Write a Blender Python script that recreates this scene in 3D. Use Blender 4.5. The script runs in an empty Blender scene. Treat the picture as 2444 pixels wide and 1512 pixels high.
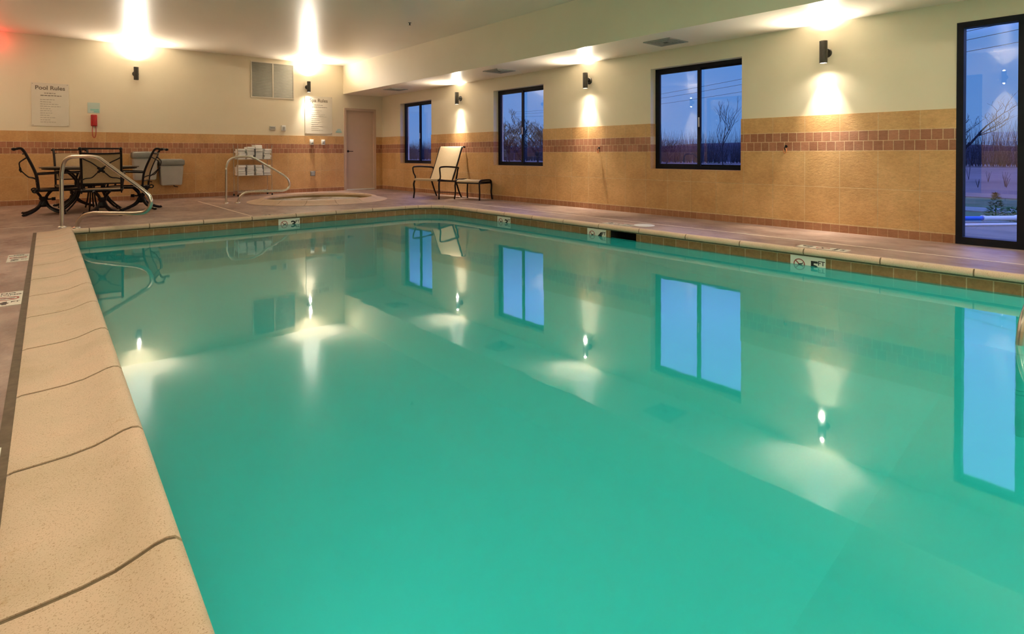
import bpy, bmesh, math, random
from mathutils import Vector, Matrix
from mathutils.geometry import tessellate_polygon
random.seed(7)
PI = math.pi
scn = bpy.context.scene
COL = scn.collection

# ------------------------------------------------------------------ dimensions (metres)
XR, YB = 7.347, 14.158          # inner faces of the window wall and of the end wall
XL, YN = -1.95, -4.0            # left wall, wall behind the camera
ZC, ZS, XS = 3.237, 2.508, 6.23 # main ceiling, soffit underside, soffit side
ZT = 1.405                      # top of wall tile
ZW = -0.105                     # water level
PX0a, PX1, PY1, PY0 = 0.235, 5.54, 8.70, -2.6   # pool walls

# ------------------------------------------------------------------ materials
def srgb(r, g, b):
    f = lambda c: (c/255/12.92) if c/255 <= .04045 else ((c/255+.055)/1.055)**2.4
    return (f(r), f(g), f(b), 1)

def new_mat(name):
    m = bpy.data.materials.new(name); m.use_nodes = True
    nt = m.node_tree; nt.nodes.clear()
    out = nt.nodes.new('ShaderNodeOutputMaterial')
    return m, nt, out

def link(nt, a, b): nt.links.new(a, b)

def bsdf(nt, out, color=(.5,.5,.5,1), rough=.5, metal=0, spec=.5, coat=0):
    b = nt.nodes.new('ShaderNodeBsdfPrincipled')
    b.inputs['Base Color'].default_value = color
    b.inputs['Roughness'].default_value = rough
    b.inputs['Metallic'].default_value = metal
    b.inputs['Specular IOR Level'].default_value = spec
    b.inputs['Coat Weight'].default_value = coat
    link(nt, b.outputs[0], out.inputs['Surface'])
    return b

def coords(nt, scale=(1,1,1), loc=(0,0,0), kind='Object'):
    tc = nt.nodes.new('ShaderNodeTexCoord')
    mp = nt.nodes.new('ShaderNodeMapping')
    mp.inputs['Scale'].default_value = scale; mp.inputs['Location'].default_value = loc
    link(nt, tc.outputs[kind], mp.inputs['Vector'])
    return mp.outputs[0]

def noise(nt, vec, scale, detail=4, rough=.6):
    n = nt.nodes.new('ShaderNodeTexNoise')
    n.inputs['Scale'].default_value = scale; n.inputs['Detail'].default_value = detail
    n.inputs['Roughness'].default_value = rough
    link(nt, vec, n.inputs['Vector'])
    return n.outputs['Fac']

def ramp(nt, fac, stops):
    r = nt.nodes.new('ShaderNodeValToRGB'); e = r.color_ramp.elements
    e[0].position, e[0].color = stops[0]; e[1].position, e[1].color = stops[-1]
    for p, c in stops[1:-1]:
        x = e.new(p); x.color = c
    link(nt, fac, r.inputs['Fac'])
    return r.outputs['Color']

def mix(nt, fac, a, b, mode='MIX'):
    m = nt.nodes.new('ShaderNodeMix'); m.data_type = 'RGBA'; m.blend_type = mode
    for s, v in ((m.inputs[0], fac), (m.inputs[6], a), (m.inputs[7], b)):
        if hasattr(v, 'links'): link(nt, v, s)
        else: s.default_value = v
    return m.outputs[2]

def math_(nt, op, a, b=0.0):
    m = nt.nodes.new('ShaderNodeMath'); m.operation = op
    for i, v in enumerate((a, b)):
        if hasattr(v, 'links'): link(nt, v, m.inputs[i])
        else: m.inputs[i].default_value = v
    return m.outputs[0]

def bump(nt, h, strength, dist, b):
    n = nt.nodes.new('ShaderNodeBump')
    n.inputs['Strength'].default_value = strength; n.inputs['Distance'].default_value = dist
    link(nt, h, n.inputs['Height']); link(nt, n.outputs[0], b.inputs['Normal'])
    return n

def mottled(name, c1, c2, scale=3, rough=.5, metal=0, bmp=.1, bscale=60, dist=.002, spec=.5, coat=0, stretch=(1,1,1)):
    m, nt, out = new_mat(name)
    b = bsdf(nt, out, c1, rough, metal, spec, coat)
    v = coords(nt, stretch)
    link(nt, ramp(nt, noise(nt, v, scale), [(.35, c1), (.65, c2)]), b.inputs['Base Color'])
    if bmp: bump(nt, noise(nt, v, bscale, 3), bmp, dist, b)
    return m

def emissive(name, color, strength):
    m, nt, out = new_mat(name)
    e = nt.nodes.new('ShaderNodeEmission')
    e.inputs[0].default_value = color; e.inputs[1].default_value = strength
    link(nt, e.outputs[0], out.inputs['Surface'])
    return m

def tile_wall_mat(name, axis, u0, top_joint):
    """stone tile wainscot: big tiles, a two-row mosaic band, a mosaic skirting row"""
    m, nt, out = new_mat(name)
    b = bsdf(nt, out, rough=.55, spec=.35)
    tc = nt.nodes.new('ShaderNodeTexCoord'); sp = nt.nodes.new('ShaderNodeSeparateXYZ')
    link(nt, tc.outputs['Object'], sp.inputs[0])
    u = sp.outputs[axis]; z = sp.outputs[2]
    def brick(w, h, uo, zo, off, c1, c2, cm, ms):
        cb = nt.nodes.new('ShaderNodeCombineXYZ')
        link(nt, math_(nt, 'SUBTRACT', u, uo), cb.inputs[0]); link(nt, math_(nt, 'SUBTRACT', z, zo), cb.inputs[1])
        t = nt.nodes.new('ShaderNodeTexBrick')
        t.offset = off; t.offset_frequency = 2; t.squash = 1
        t.inputs['Scale'].default_value = 1
        t.inputs['Brick Width'].default_value = w; t.inputs['Row Height'].default_value = h
        t.inputs['Mortar Size'].default_value = ms; t.inputs['Mortar Smooth'].default_value = .3
        t.inputs['Color1'].default_value = c1; t.inputs['Color2'].default_value = c2; t.inputs['Mortar'].default_value = cm
        link(nt, cb.outputs[0], t.inputs['Vector'])
        return t.outputs['Color'], t.outputs['Fac']
    gold1, gold2, gm = (.72,.42,.175,1), (.82,.51,.235,1), (.86,.65,.37,1)
    red1, red2, rm = (.40,.17,.095,1), (.56,.26,.15,1), (.82,.60,.38,1)
    W = .399 if axis == 1 else .4045
    low = brick(W, .435, u0-20*W, .535-20*.435, 0, gold1, gold2, gm, .0035)
    top = brick(W, .6, u0-20*W, 1.203, 0, gold1, gold2, gm, .0035)
    band = brick(.1, .116, u0-50, .970-.116*20, .5, red1, red2, rm, .0045)
    base = brick(.1, .3, u0-50, -.2, 0, (.43,.19,.095,1), (.52,.25,.13,1), (.66,.42,.24,1), .004)
    g = lambda t: math_(nt, 'GREATER_THAN', z, t)
    col = mix(nt, g(.093), base[0], low[0]); fac = mix(nt, g(.093), base[1], low[1])
    col = mix(nt, g(.970), col, band[0]); fac = mix(nt, g(.970), fac, band[1])
    col = mix(nt, g(1.203), col, top[0]); fac = mix(nt, g(1.203), fac, top[1])
    # joints between the zones
    for zz in (.093, .970, 1.203):
        d = math_(nt, 'LESS_THAN', math_(nt, 'ABSOLUTE', math_(nt, 'SUBTRACT', z, zz)), .0042)
        col = mix(nt, d, col, gm); fac = mix(nt, d, fac, (1,1,1,1))
    v = coords(nt, (1,1,1)); vs = coords(nt, (1,.7,1.5) if axis == 1 else (.7,1,1.5))
    n1 = noise(nt, v, 2.3, 6, .65); n2 = noise(nt, vs, 34, 7, .75)
    col = mix(nt, .9, col, ramp(nt, n1, [(.3,(.76,.70,.60,1)), (.7,(1,1,1,1))]), 'MULTIPLY')
    col = mix(nt, .7, col, ramp(nt, n2, [(.3,(.66,.62,.55,1)), (.62,(1,1,1,1))]), 'MULTIPLY')
    link(nt, col, b.inputs['Base Color'])
    h = math_(nt, 'SUBTRACT', math_(nt, 'MULTIPLY', n2, .55), math_(nt, 'MULTIPLY', fac, 1.0))
    bump(nt, h, 1.0, .013, b)
    return m

def deck_mat():
    m, nt, out = new_mat('stained_concrete')
    b = bsdf(nt, out, rough=.42, spec=.45)
    v = coords(nt); vs = coords(nt, (1,.55,1))
    n1 = noise(nt, vs, 1.9, 8, .7); n2 = noise(nt, vs, 14, 6, .7)
    c = ramp(nt, n1, [(.3,(.19,.12,.095,1)), (.5,(.36,.25,.205,1)), (.70,(.58,.44,.37,1))])
    c = mix(nt, .75, c, ramp(nt, n2, [(.3,(.62,.58,.55,1)), (.62,(1,1,1,1))]), 'MULTIPLY')
    link(nt, c, b.inputs['Base Color'])
    link(nt, ramp(nt, n2, [(.3,(.28,.28,.28,1)), (.7,(.6,.6,.6,1))]), b.inputs['Roughness'])
    bump(nt, noise(nt, v, 38, 6, .7), .5, .006, b)
    return m

def coping_mat():
    m, nt, out = new_mat('cast_stone')
    b = bsdf(nt, out, rough=.62, spec=.3)
    v = coords(nt)
    n1 = noise(nt, v, 2.6, 5, .6); n2 = noise(nt, v, 260, 2, .6)
    c = ramp(nt, n1, [(.32,(.58,.44,.30,1)), (.5,(.66,.50,.36,1)), (.68,(.72,.52,.375,1))])
    c = mix(nt, .8, c, ramp(nt, n2, [(.32,(.55,.45,.34,1)), (.44,(1,1,1,1))]), 'MULTIPLY')
    sp = ramp(nt, noise(nt, v, 11, 7, .75), [(.30,(.80,.66,.48,1)), (.40,(1,1,1,1))])
    c = mix(nt, .6, c, sp, 'MULTIPLY')
    link(nt, c, b.inputs['Base Color'])
    bump(nt, n2, .25, .0015, b)
    return m

def band_tile_mat(name, axis, u0, w):
    m, nt, out = new_mat(name)
    b = bsdf(nt, out, rough=.45, spec=.5)
    tc = nt.nodes.new('ShaderNodeTexCoord'); sp = nt.nodes.new('ShaderNodeSeparateXYZ')
    link(nt, tc.outputs['Object'], sp.inputs[0])
    cb = nt.nodes.new('ShaderNodeCombineXYZ')
    link(nt, math_(nt, 'SUBTRACT', sp.outputs[axis], u0-100*w), cb.inputs[0])
    link(nt, math_(nt, 'ADD', sp.outputs[2], 1.671), cb.inputs[1])
    t = nt.nodes.new('ShaderNodeTexBrick'); t.offset = 0
    t.inputs['Scale'].default_value = 1; t.inputs['Brick Width'].default_value = w; t.inputs['Row Height'].default_value = .15
    t.inputs['Mortar Size'].default_value = .004; t.inputs['Mortar Smooth'].default_value = .2
    t.inputs['Color1'].default_value = (.27,.165,.055,1); t.inputs['Color2'].default_value = (.36,.20,.08,1)
    t.inputs['Mortar'].default_value = (.52,.42,.24,1)
    link(nt, cb.outputs[0], t.inputs['Vector'])
    n = noise(nt, coords(nt), 22, 5, .7)
    c = mix(nt, .8, t.outputs['Color'], ramp(nt, n, [(.3,(.6,.55,.5,1)), (.65,(1,1,1,1))]), 'MULTIPLY')
    link(nt, c, b.inputs['Base Color'])
    return m

def water_mat(name, rough, ior_f, wave, tint=(1,1,1,1), cloud=.5):
    m, nt, out = new_mat(name)
    fr = nt.nodes.new('ShaderNodeFresnel'); fr.inputs[0].default_value = ior_f
    g = nt.nodes.new('ShaderNodeBsdfGlossy'); g.inputs['Roughness'].default_value = rough
    r = nt.nodes.new('ShaderNodeBsdfRefraction'); r.inputs['IOR'].default_value = 1.33; r.inputs['Roughness'].default_value = rough
    d = nt.nodes.new('ShaderNodeBsdfDiffuse'); d.inputs['Color'].default_value = tint   # light scattered back by the cloudy water
    body = nt.nodes.new('ShaderNodeMixShader'); body.inputs[0].default_value = cloud
    link(nt, r.outputs[0], body.inputs[1]); link(nt, d.outputs[0], body.inputs[2])
    mx = nt.nodes.new('ShaderNodeMixShader')
    link(nt, fr.outputs[0], mx.inputs[0]); link(nt, body.outputs[0], mx.inputs[1]); link(nt, g.outputs[0], mx.inputs[2])
    link(nt, mx.outputs[0], out.inputs['Surface'])
    bn = nt.nodes.new('ShaderNodeBump'); bn.inputs['Strength'].default_value = wave; bn.inputs['Distance'].default_value = .01
    link(nt, noise(nt, coords(nt), 3.0, 2, .5), bn.inputs['Height'])
    for x in (fr, g, r): link(nt, bn.outputs[0], x.inputs['Normal'])
    return m, nt, out

def glass_mat():
    m, nt, out = new_mat('window_glass')
    lw = nt.nodes.new('ShaderNodeLayerWeight')      # Schlick reflectance, the same from both faces of the pane
    f5 = math_(nt, 'ADD', math_(nt, 'MULTIPLY', math_(nt, 'POWER', lw.outputs['Facing'], 5.0), .92), .08)
    g = nt.nodes.new('ShaderNodeBsdfGlossy'); g.inputs['Roughness'].default_value = 0.0
    t = nt.nodes.new('ShaderNodeBsdfTransparent'); t.inputs[0].default_value = (.97,.98,1,1)
    mx = nt.nodes.new('ShaderNodeMixShader')
    link(nt, f5, mx.inputs[0]); link(nt, t.outputs[0], mx.inputs[1]); link(nt, g.outputs[0], mx.inputs[2])
    link(nt, mx.outputs[0], out.inputs['Surface'])
    return m

M = {}
M['paint'] = mottled('cream_wall_paint', (.80,.71,.53,1), (.83,.74,.56,1), 1.2, .5, bmp=.05, bscale=180, dist=.001)
M['ceil'] = mottled('semi_gloss_ceiling_paint', (.86,.78,.66,1), (.88,.80,.68,1), .8, .34, bmp=.05, bscale=8, dist=.004, spec=.6)
M['tile_r'] = tile_wall_mat('stone_tile_window_wall', 1, 3.034, 1.203)
M['tile_b'] = tile_wall_mat('stone_tile_end_wall', 0, .356, 1.203)
M['deck'] = deck_mat()
M['joint'] = mottled('pale_deck_joint', (.80,.70,.58,1), (.86,.76,.64,1), 8, .6)
M['sealant'] = mottled('dark_sealant', (.10,.065,.035,1), (.15,.10,.06,1), 20, .7)
M['coping'] = coping_mat()
M['mortar'] = mottled('coping_mortar', (.13,.09,.05,1), (.19,.135,.08,1), 30, .85)
M['band_r'] = band_tile_mat('waterline_tile_side', 1, .915, .163)
M['band_b'] = band_tile_mat('waterline_tile_end', 0, .511, .1765)
M['plaster'] = mottled('pool_plaster', (.80,.86,.80,1), (.84,.90,.84,1), 1.5, .8, bmp=0)
M['white_tile'] = mottled('glazed_white_tile', (.78,.78,.68,1), (.82,.82,.72,1), 6, .25, bmp=0)
M['black_print'] = mottled('black_print', (.012,.012,.012,1), (.02,.02,.02,1), 6, .5, bmp=0)
M['red_print'] = mottled('red_print', (.32,.05,.04,1), (.38,.06,.05,1), 6, .5, bmp=0)
M['white'] = mottled('white_plastic', (.76,.76,.72,1), (.8,.8,.76,1), 6, .4, bmp=0)
M['grey_text'] = mottled('grey_print', (.17,.14,.10,1), (.2,.16,.12,1), 6, .6, bmp=0)
M['sign'] = mottled('acrylic_sign_panel', (.72,.66,.54,1), (.75,.69,.57,1), 3, .2, bmp=0)
M['teal_sign'] = mottled('teal_sign_print', (.25,.55,.50,1), (.30,.60,.55,1), 6, .35, bmp=0)
M['pale_teal'] = mottled('pale_teal_print', (.50,.62,.55,1), (.55,.66,.6,1), 6, .35, bmp=0)
M['red_plastic'] = mottled('red_plastic', (.42,.012,.015,1), (.48,.02,.02,1), 8, .3, bmp=0)
M['iron'] = mottled('dark_bronze_iron', (.006,.004,.004,1), (.010,.006,.006,1), 30, .38, bmp=.15, bscale=90, spec=.22)
M['sling'] = mottled('beige_sling_fabric', (.42,.29,.155,1), (.47,.33,.18,1), 60, .8, bmp=.3, bscale=400, dist=.001)
M['sling2'] = mottled('cream_sling_fabric', (.52,.40,.25,1), (.57,.44,.28,1), 60, .75, bmp=.3, bscale=400, dist=.001)
M['table_top'] = mottled('dark_slatted_metal', (.05,.04,.03,1), (.08,.06,.045,1), 20, .35)
M['steel'] = mottled('polished_stainless_steel', (.66,.62,.54,1), (.72,.68,.60,1), 5, .27, 1.0, bmp=0)
M['chrome'] = mottled('chrome_wire', (.60,.56,.50,1), (.66,.62,.55,1), 5, .22, 1.0, bmp=0)
M['black_frame'] = mottled('black_window_frame', (.004,.005,.010,1), (.006,.007,.013,1), 9, .5, bmp=0, spec=.2)
M['alu'] = mottled('pale_latch_metal', (.7,.7,.72,1), (.75,.75,.78,1), 9, .3, .4, bmp=0)
M['sconce'] = mottled('dark_bronze_sconce', (.020,.017,.012,1), (.030,.026,.018,1), 30, .38, .3, bmp=0)
M['towel'] = mottled('white_terry', (.88,.87,.84,1), (.93,.92,.89,1), 30, .95, bmp=.6, bscale=300, dist=.003)
M['bin'] = mottled('grey_plastic', (.42,.41,.37,1), (.46,.45,.41,1), 6, .35, bmp=0)
M['bin_lid'] = mottled('dark_grey_plastic', (.20,.20,.18,1), (.24,.24,.22,1), 6, .22, bmp=0)
M['door'] = mottled('tan_painted_door', (.58,.42,.30,1), (.62,.45,.33,1), 1.5, .4, bmp=0)
M['grille'] = mottled('grey_louvre_metal', (.38,.38,.33,1), (.42,.42,.37,1), 6, .45, .2, bmp=0)
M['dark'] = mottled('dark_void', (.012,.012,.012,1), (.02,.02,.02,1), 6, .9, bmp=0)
M['glass'] = glass_mat()
M['bulb'] = emissive('sconce_lamp_glow', (1,.86,.66,1), 3.5)
M['downlight'] = emissive('downlight_glow', (1,.9,.7,1), 2.5)
M['fill_panel'] = emissive('fill_panel_glow', (1,.80,.56,1), 6)  # glowing face of the added fill panels
M['poollens'] = emissive('underwater_lamp_lens', (.45,1,.9,1), 3)
M['exit'] = emissive('exit_sign_led', (1,.03,.03,1), 25)
M['bark'] = mottled('dark_bark', (.02,.022,.028,1), (.035,.036,.042,1), 10, .9, bmp=0, spec=.05)
M['grass'] = mottled('winter_grass', (.06,.10,.05,1), (.11,.14,.08,1), 1.5, .95, bmp=.4, bscale=8, dist=.03, spec=.05)
M['field'] = mottled('dry_field', (.11,.10,.09,1), (.16,.14,.13,1), .3, .95, bmp=0, spec=.05)
M['hill'] = mottled('dark_wooded_rise', (.028,.036,.05,1), (.045,.055,.07,1), .12, .95, bmp=0, spec=.05)
M['concrete'] = mottled('pale_concrete', (.15,.17,.16,1), (.19,.21,.20,1), 2, .85, bmp=0, spec=.05)
M['shrub'] = mottled('evergreen_leaves', (.035,.08,.03,1), (.07,.12,.05,1), 9, .9, bmp=0, spec=.05)
M['brush'] = mottled('bare_brush_twigs', (.035,.038,.045,1), (.06,.06,.065,1), 3, .95, bmp=0, spec=.05)
M['blue'] = mottled('blue_foam', (.02,.10,.55,1), (.03,.13,.62,1), 6, .5, bmp=0)
M['orange'] = mottled('orange_cord', (.65,.22,.08,1), (.7,.26,.1,1), 6, .6, bmp=0)

# ------------------------------------------------------------------ mesh helpers
class MB:
    def __init__(s): s.bm = bmesh.new()
    def _add(s, verts, faces):
        vs = [s.bm.verts.new(v) for v in verts]
        for f in faces:
            try: s.bm.faces.new([vs[i] for i in f])
            except ValueError: pass
        return vs
    def box(s, x0, x1, y0, y1, z0, z1, mat=None):
        v = [(x,y,z) for x in (x0,x1) for y in (y0,y1) for z in (z0,z1)]
        if mat: v = [mat @ Vector(p) for p in v]
        s._add(v, [(0,1,3,2),(4,6,7,5),(0,4,5,1),(2,3,7,6),(0,2,6,4),(1,5,7,3)])
        return s
    def rbox(s, c, size, r=.01, mat=None, seg=2):
        """box with rounded edges"""
        b2 = bmesh.new()
        bmesh.ops.create_cube(b2, size=1)
        bmesh.ops.scale(b2, vec=size, verts=b2.verts)
        bmesh.ops.bevel(b2, geom=list(b2.edges), offset=min(r, min(size)*.49), segments=seg, profile=.5, affect='EDGES')
        bmesh.ops.translate(b2, vec=c, verts=b2.verts)
        if mat: bmesh.ops.transform(b2, matrix=mat, verts=b2.verts)
        s.merge(b2); return s
    def merge(s, b2):
        mp = {v: s.bm.verts.new(v.co) for v in b2.verts}
        for f in b2.faces: s.bm.faces.new([mp[v] for v in f.verts])
        b2.free()
    def cyl(s, a, b, r, r2=None, n=16, cap=True):
        a, b = Vector(a), Vector(b); d = (b-a).normalized()
        u = d.orthogonal().normalized(); w = d.cross(u)
        r2 = r if r2 is None else r2
        ra = [a+(u*math.cos(t)+w*math.sin(t))*r for t in [2*PI*i/n for i in range(n)]]
        rb = [b+(u*math.cos(t)+w*math.sin(t))*r2 for t in [2*PI*i/n for i in range(n)]]
        f = [(i,(i+1)%n,n+(i+1)%n,n+i) for i in range(n)]
        if cap: f += [tuple(range(n-1,-1,-1)), tuple(range(n,2*n))]
        s._add(ra+rb, f); return s
    def tube(s, pts, r, n=10, cap=True, flat=1.0):
        pts = [Vector(p) for p in pts]; N = len(pts)
        rs = r if isinstance(r, (list,tuple)) else [r]*N
        T = []
        for i in range(N):
            t = (pts[min(i+1,N-1)]-pts[max(i-1,0)])
            T.append(t.normalized() if t.length > 1e-9 else Vector((0,0,1)))
        u = T[0].orthogonal().normalized(); V = []
        for i in range(N):
            u = (u - T[i]*u.dot(T[i]))
            u = u.normalized() if u.length > 1e-6 else T[i].orthogonal().normalized()
            w = T[i].cross(u)
            for k in range(n):
                a = 2*PI*k/n
                V.append(pts[i]+(u*math.cos(a)+w*math.sin(a)*flat)*rs[i])
        F = []
        for i in range(N-1):
            for k in range(n):
                F.append((i*n+k, i*n+(k+1)%n, (i+1)*n+(k+1)%n, (i+1)*n+k))
        if cap: F += [tuple(range(n-1,-1,-1)), tuple(range((N-1)*n, N*n))]
        s._add(V, F); return s
    def lathe(s, prof, c=(0,0,0), n=24, axis='z'):
        V, F = [], []
        for r, z in prof:
            for k in range(n):
                a = 2*PI*k/n; x, y = r*math.cos(a), r*math.sin(a)
                p = (x,y,z) if axis == 'z' else ((z,x,y) if axis == 'x' else (x,z,y))
                V.append((c[0]+p[0], c[1]+p[1], c[2]+p[2]))
        for i in range(len(prof)-1):
            for k in range(n):
                F.append((i*n+k, i*n+(k+1)%n, (i+1)*n+(k+1)%n, (i+1)*n+k))
        F += [tuple(range(n-1,-1,-1)), tuple(range((len(prof)-1)*n, len(prof)*n))]
        s._add(V, F); return s
    def ball(s, c, r, sc=(1,1,1)):
        b2 = bmesh.new(); bmesh.ops.create_uvsphere(b2, u_segments=14, v_segments=8, radius=r)
        bmesh.ops.scale(b2, vec=sc, verts=b2.verts); bmesh.ops.translate(b2, vec=c, verts=b2.verts)
        s.merge(b2); return s
    def build(s, name, mat, parent=None, smooth=False, loc=None):
        bmesh.ops.recalc_face_normals(s.bm, faces=s.bm.faces)
        me = bpy.data.meshes.new(name); s.bm.to_mesh(me); s.bm.free()
        mats = mat if isinstance(mat, (list,tuple)) else [mat]
        for m in mats: me.materials.append(m)
        if smooth:
            for p in me.polygons: p.use_smooth = True
            try: me.set_sharp_from_angle(angle=math.radians(40))
            except Exception: pass
        o = bpy.data.objects.new(name, me); COL.objects.link(o)
        if parent: o.parent = parent
        if loc: o.location = loc
        return o

def tag(o, label, cat, group=None, kind=None):
    o['label'] = label; o['category'] = cat
    if group: o['group'] = group
    if kind: o['kind'] = kind
    return o
def struct(o): o['kind'] = 'structure'; return o
def empty(name, loc=(0,0,0), rz=0):
    o = bpy.data.objects.new(name, None); COL.objects.link(o)
    o.location = loc; o.rotation_euler = (0,0,rz); o.empty_display_size = .1
    return o
def dup(root, loc, rz=None):
    def cp(o, par):
        c = o.copy(); COL.objects.link(c); c.parent = par
        for ch in list(o.children): cp(ch, c)
        return c
    r = cp(root, None); r.location = loc
    if rz is not None: r.rotation_euler = (0,0,rz)
    return r
def fillet(pts, r, n=6):
    """round the corners of a polyline"""
    pts = [Vector(p) for p in pts]; out = [pts[0]]
    for i in range(1, len(pts)-1):
        a, p, b = pts[i-1], pts[i], pts[i+1]
        d1, d2 = (a-p), (b-p); rr = min(r, d1.length*.48, d2.length*.48)
        s, e = p+d1.normalized()*rr, p+d2.normalized()*rr
        for k in range(n+1):
            t = k/n; out.append(s*(1-t)**2 + p*2*t*(1-t) + e*t*t)
    out.append(pts[-1]); return out
def smoothpath(pts, n=6):
    """Catmull-Rom"""
    P = [Vector(p) for p in pts]; P = [2*P[0]-P[1]]+P+[2*P[-1]-P[-2]]; out = []
    for i in range(1, len(P)-2):
        p0,p1,p2,p3 = P[i-1:i+3]
        for k in range(n):
            t = k/n
            out.append(.5*((2*p1)+(p2-p0)*t+(2*p0-5*p1+4*p2-p3)*t*t+(-p0+3*p1-3*p2+p3)*t**3))
    out.append(P[-2]); return out
def text_mesh(name, body, size, mat, mw, parent=None, align='CENTER', bold=0.0, extr=.001):
    cu = bpy.data.curves.new('tmp_text', 'FONT'); cu.body = body; cu.size = size
    cu.align_x = align; cu.align_y = 'CENTER'; cu.extrude = extr; cu.offset = bold
    ob = bpy.data.objects.new('tmp_text', cu); COL.objects.link(ob)
    bpy.context.view_layer.update()
    dg = bpy.context.evaluated_depsgraph_get()
    me = bpy.data.meshes.new_from_object(ob.evaluated_get(dg))
    bpy.data.objects.remove(ob); bpy.data.curves.remove(cu)
    me.transform(mw); me.materials.clear(); me.materials.append(mat); me.name = name
    o = bpy.data.objects.new(name, me); COL.objects.link(o)
    if parent: o.parent = parent
    return o
def frame_mw(origin, xdir, ydir):
    x, y = Vector(xdir).normalized(), Vector(ydir).normalized(); z = x.cross(y)
    m = Matrix((x, y, z)).transposed().to_4x4(); m.translation = Vector(origin); return m

def lamp(name, kind, loc, energy, color, parent=None, **kw):
    l = bpy.data.lights.new(name, kind); l.energy = energy; l.color = color
    rot = kw.pop('rot', (0,0,0))
    for k, v in kw.items(): setattr(l, k, v)
    o = bpy.data.objects.new(name, l); COL.objects.link(o); o.location = loc; o.rotation_euler = rot
    if parent: o.parent = parent
    return o

WARM = (1, .85, .66)

# ------------------------------------------------------------------ pool outline (slightly out of square on the left)
def xl(y): return .245 + .0165*(y-1.9)          # left pool wall line
def outline(off, n=10, r=.62):
    """pool wall outline moved outwards by off (counter-clockwise), rounded far right corner"""
    p = [(xl(PY0)-off, PY0-off), (PX1+off, PY0-off)]
    R = r+off; cx, cy = PX1-r, PY1-r
    for k in range(n+1):
        a = (PI/2)*k/n; p.append((cx+R*math.cos(a), cy+R*math.sin(a)))
    p.append((xl(PY1)-off, PY1+off))
    return p

SPA_C, SPA_R = (4.55, 11.54), 1.06
circ = lambda c, r, n=48: [(c[0]+r*math.cos(2*PI*k/n), c[1]+r*math.sin(2*PI*k/n)) for k in range(n)]

def poly_with_holes(mb, outer, holes, z):
    loops = [[Vector((x,y,z)) for x,y in outer]] + [[Vector((x,y,z)) for x,y in h] for h in holes]
    tris = tessellate_polygon(loops)
    flat = [p for l in loops for p in l]
    vs = [mb.bm.verts.new(p) for p in flat]
    for t in tris:
        try: mb.bm.faces.new([vs[i] for i in t])
        except ValueError: pass

# floor
mb = MB()
poly_with_holes(mb, [(XL-.2,YN-.2),(XR+.25,YN-.2),(XR+.25,YB+.2),(XL-.2,YB+.2)], [outline(.30), circ(SPA_C, 1.30)], 0)
for f in mb.bm.faces:
    f.normal_update()
    if f.normal.z < 0: f.normal_flip()
me = bpy.data.meshes.new('floor'); mb.bm.to_mesh(me); mb.bm.free(); me.materials.append(M['deck'])
o = bpy.data.objects.new('floor', me); COL.objects.link(o); struct(o)

# pale control joints in the deck (thin saw-cut lines filled flush)
mb = MB()
mb.box(6.372, 6.394, YN, 9.15, -.004, .0015); mb.box(2.566, 2.592, 9.05, 12.9, -.004, .0015)
mb.box(-1.9, .22, 9.83, 9.845, -.004, .0015)
struct(mb.build('trim_1', M['joint']))
# sealant strip behind the coping
mb = MB()
for (x0,y0,x1,y1) in ((-.355+xl(-2.6), -2.6, -.355+xl(8.7), 9.03),):
    a = Vector((x0,y0,0)); b = Vector((x1,y1,0))
    mb._add([(a.x+.010,a.y,.002),(a.x+.042,a.y,.002),(b.x+.042,b.y,.002),(b.x+.010,b.y,.002),
             (a.x+.010,a.y,-.02),(a.x+.042,a.y,-.02),(b.x+.042,b.y,-.02),(b.x+.010,b.y,-.02)],
            [(0,1,2,3),(4,7,6,5),(0,4,5,1),(2,6,7,3),(1,5,6,2),(0,3,7,4)])
struct(mb.build('trim_2', M['sealant']))

# ------------------------------------------------------------------ pool coping: raised bull-nosed stones
# profile: (distance inward from the outer edge, height)
PROF = [(0,-.03),(0,.002),(.015,.007),(.08,.009),(.15,.013),(.21,.022),(.255,.037),(.285,.048),(.31,.052),(.328,.048),(.340,.035),(.345,.017),(.340,0),(.328,-.012),(.31,-.018),(.27,-.018)]
W_COP = .345
def sweep(mb, frames, prof, shrink=0.0):
    """frames: list of (origin on outer edge, inward direction)"""
    V, F = [], []; m = len(prof)
    for o, d in frames:
        for s, z in prof: V.append((o[0]+d[0]*s, o[1]+d[1]*s, z-shrink if z > -.02 else z))
    for i in range(len(frames)-1):
        for k in range(m):
            F.append((i*m+k, (i+1)*m+k, (i+1)*m+(k+1)%m, i*m+(k+1)%m))
    F += [tuple(range(m)), tuple(range((len(frames)-1)*m+m-1, (len(frames)-1)*m-1, -1))]
    mb._add(V, F)
def coping(name, frames_at, joints, gap, n=3):
    mb = MB()
    for a, b in zip(joints[:-1], joints[1:]):
        fr = [frames_at(a+gap/2 + (b-a-gap)*k/n) for k in range(n+1)]
        sweep(mb, fr, PROF)
    o = mb.build(name, M['coping'], smooth=True); struct(o)
    mo = MB(); inner = [(s if s < .3 else s-.003, z) for s, z in PROF]
    N = 40; fr = [frames_at(joints[0]+(joints[-1]-joints[0])*k/N) for k in range(N+1)]
    sweep(mo, fr, inner, .0035)
    m = mo.build('mortar', M['mortar'], parent=o, smooth=True)
    return o
# left side (parameter = Y)
dl = Vector((1, -.0165, 0)).normalized()
lj = [-2.55,-1.87,-1.19,-.51,.17,.85,1.535,2.24,2.935,3.625,4.33,4.975,5.62,6.32,7.0,7.64,8.31,8.86,9.02]
coping('trim_3', lambda y: ((xl(y)+.03-W_COP, y), (dl.x, dl.y)), lj, .016)
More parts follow.
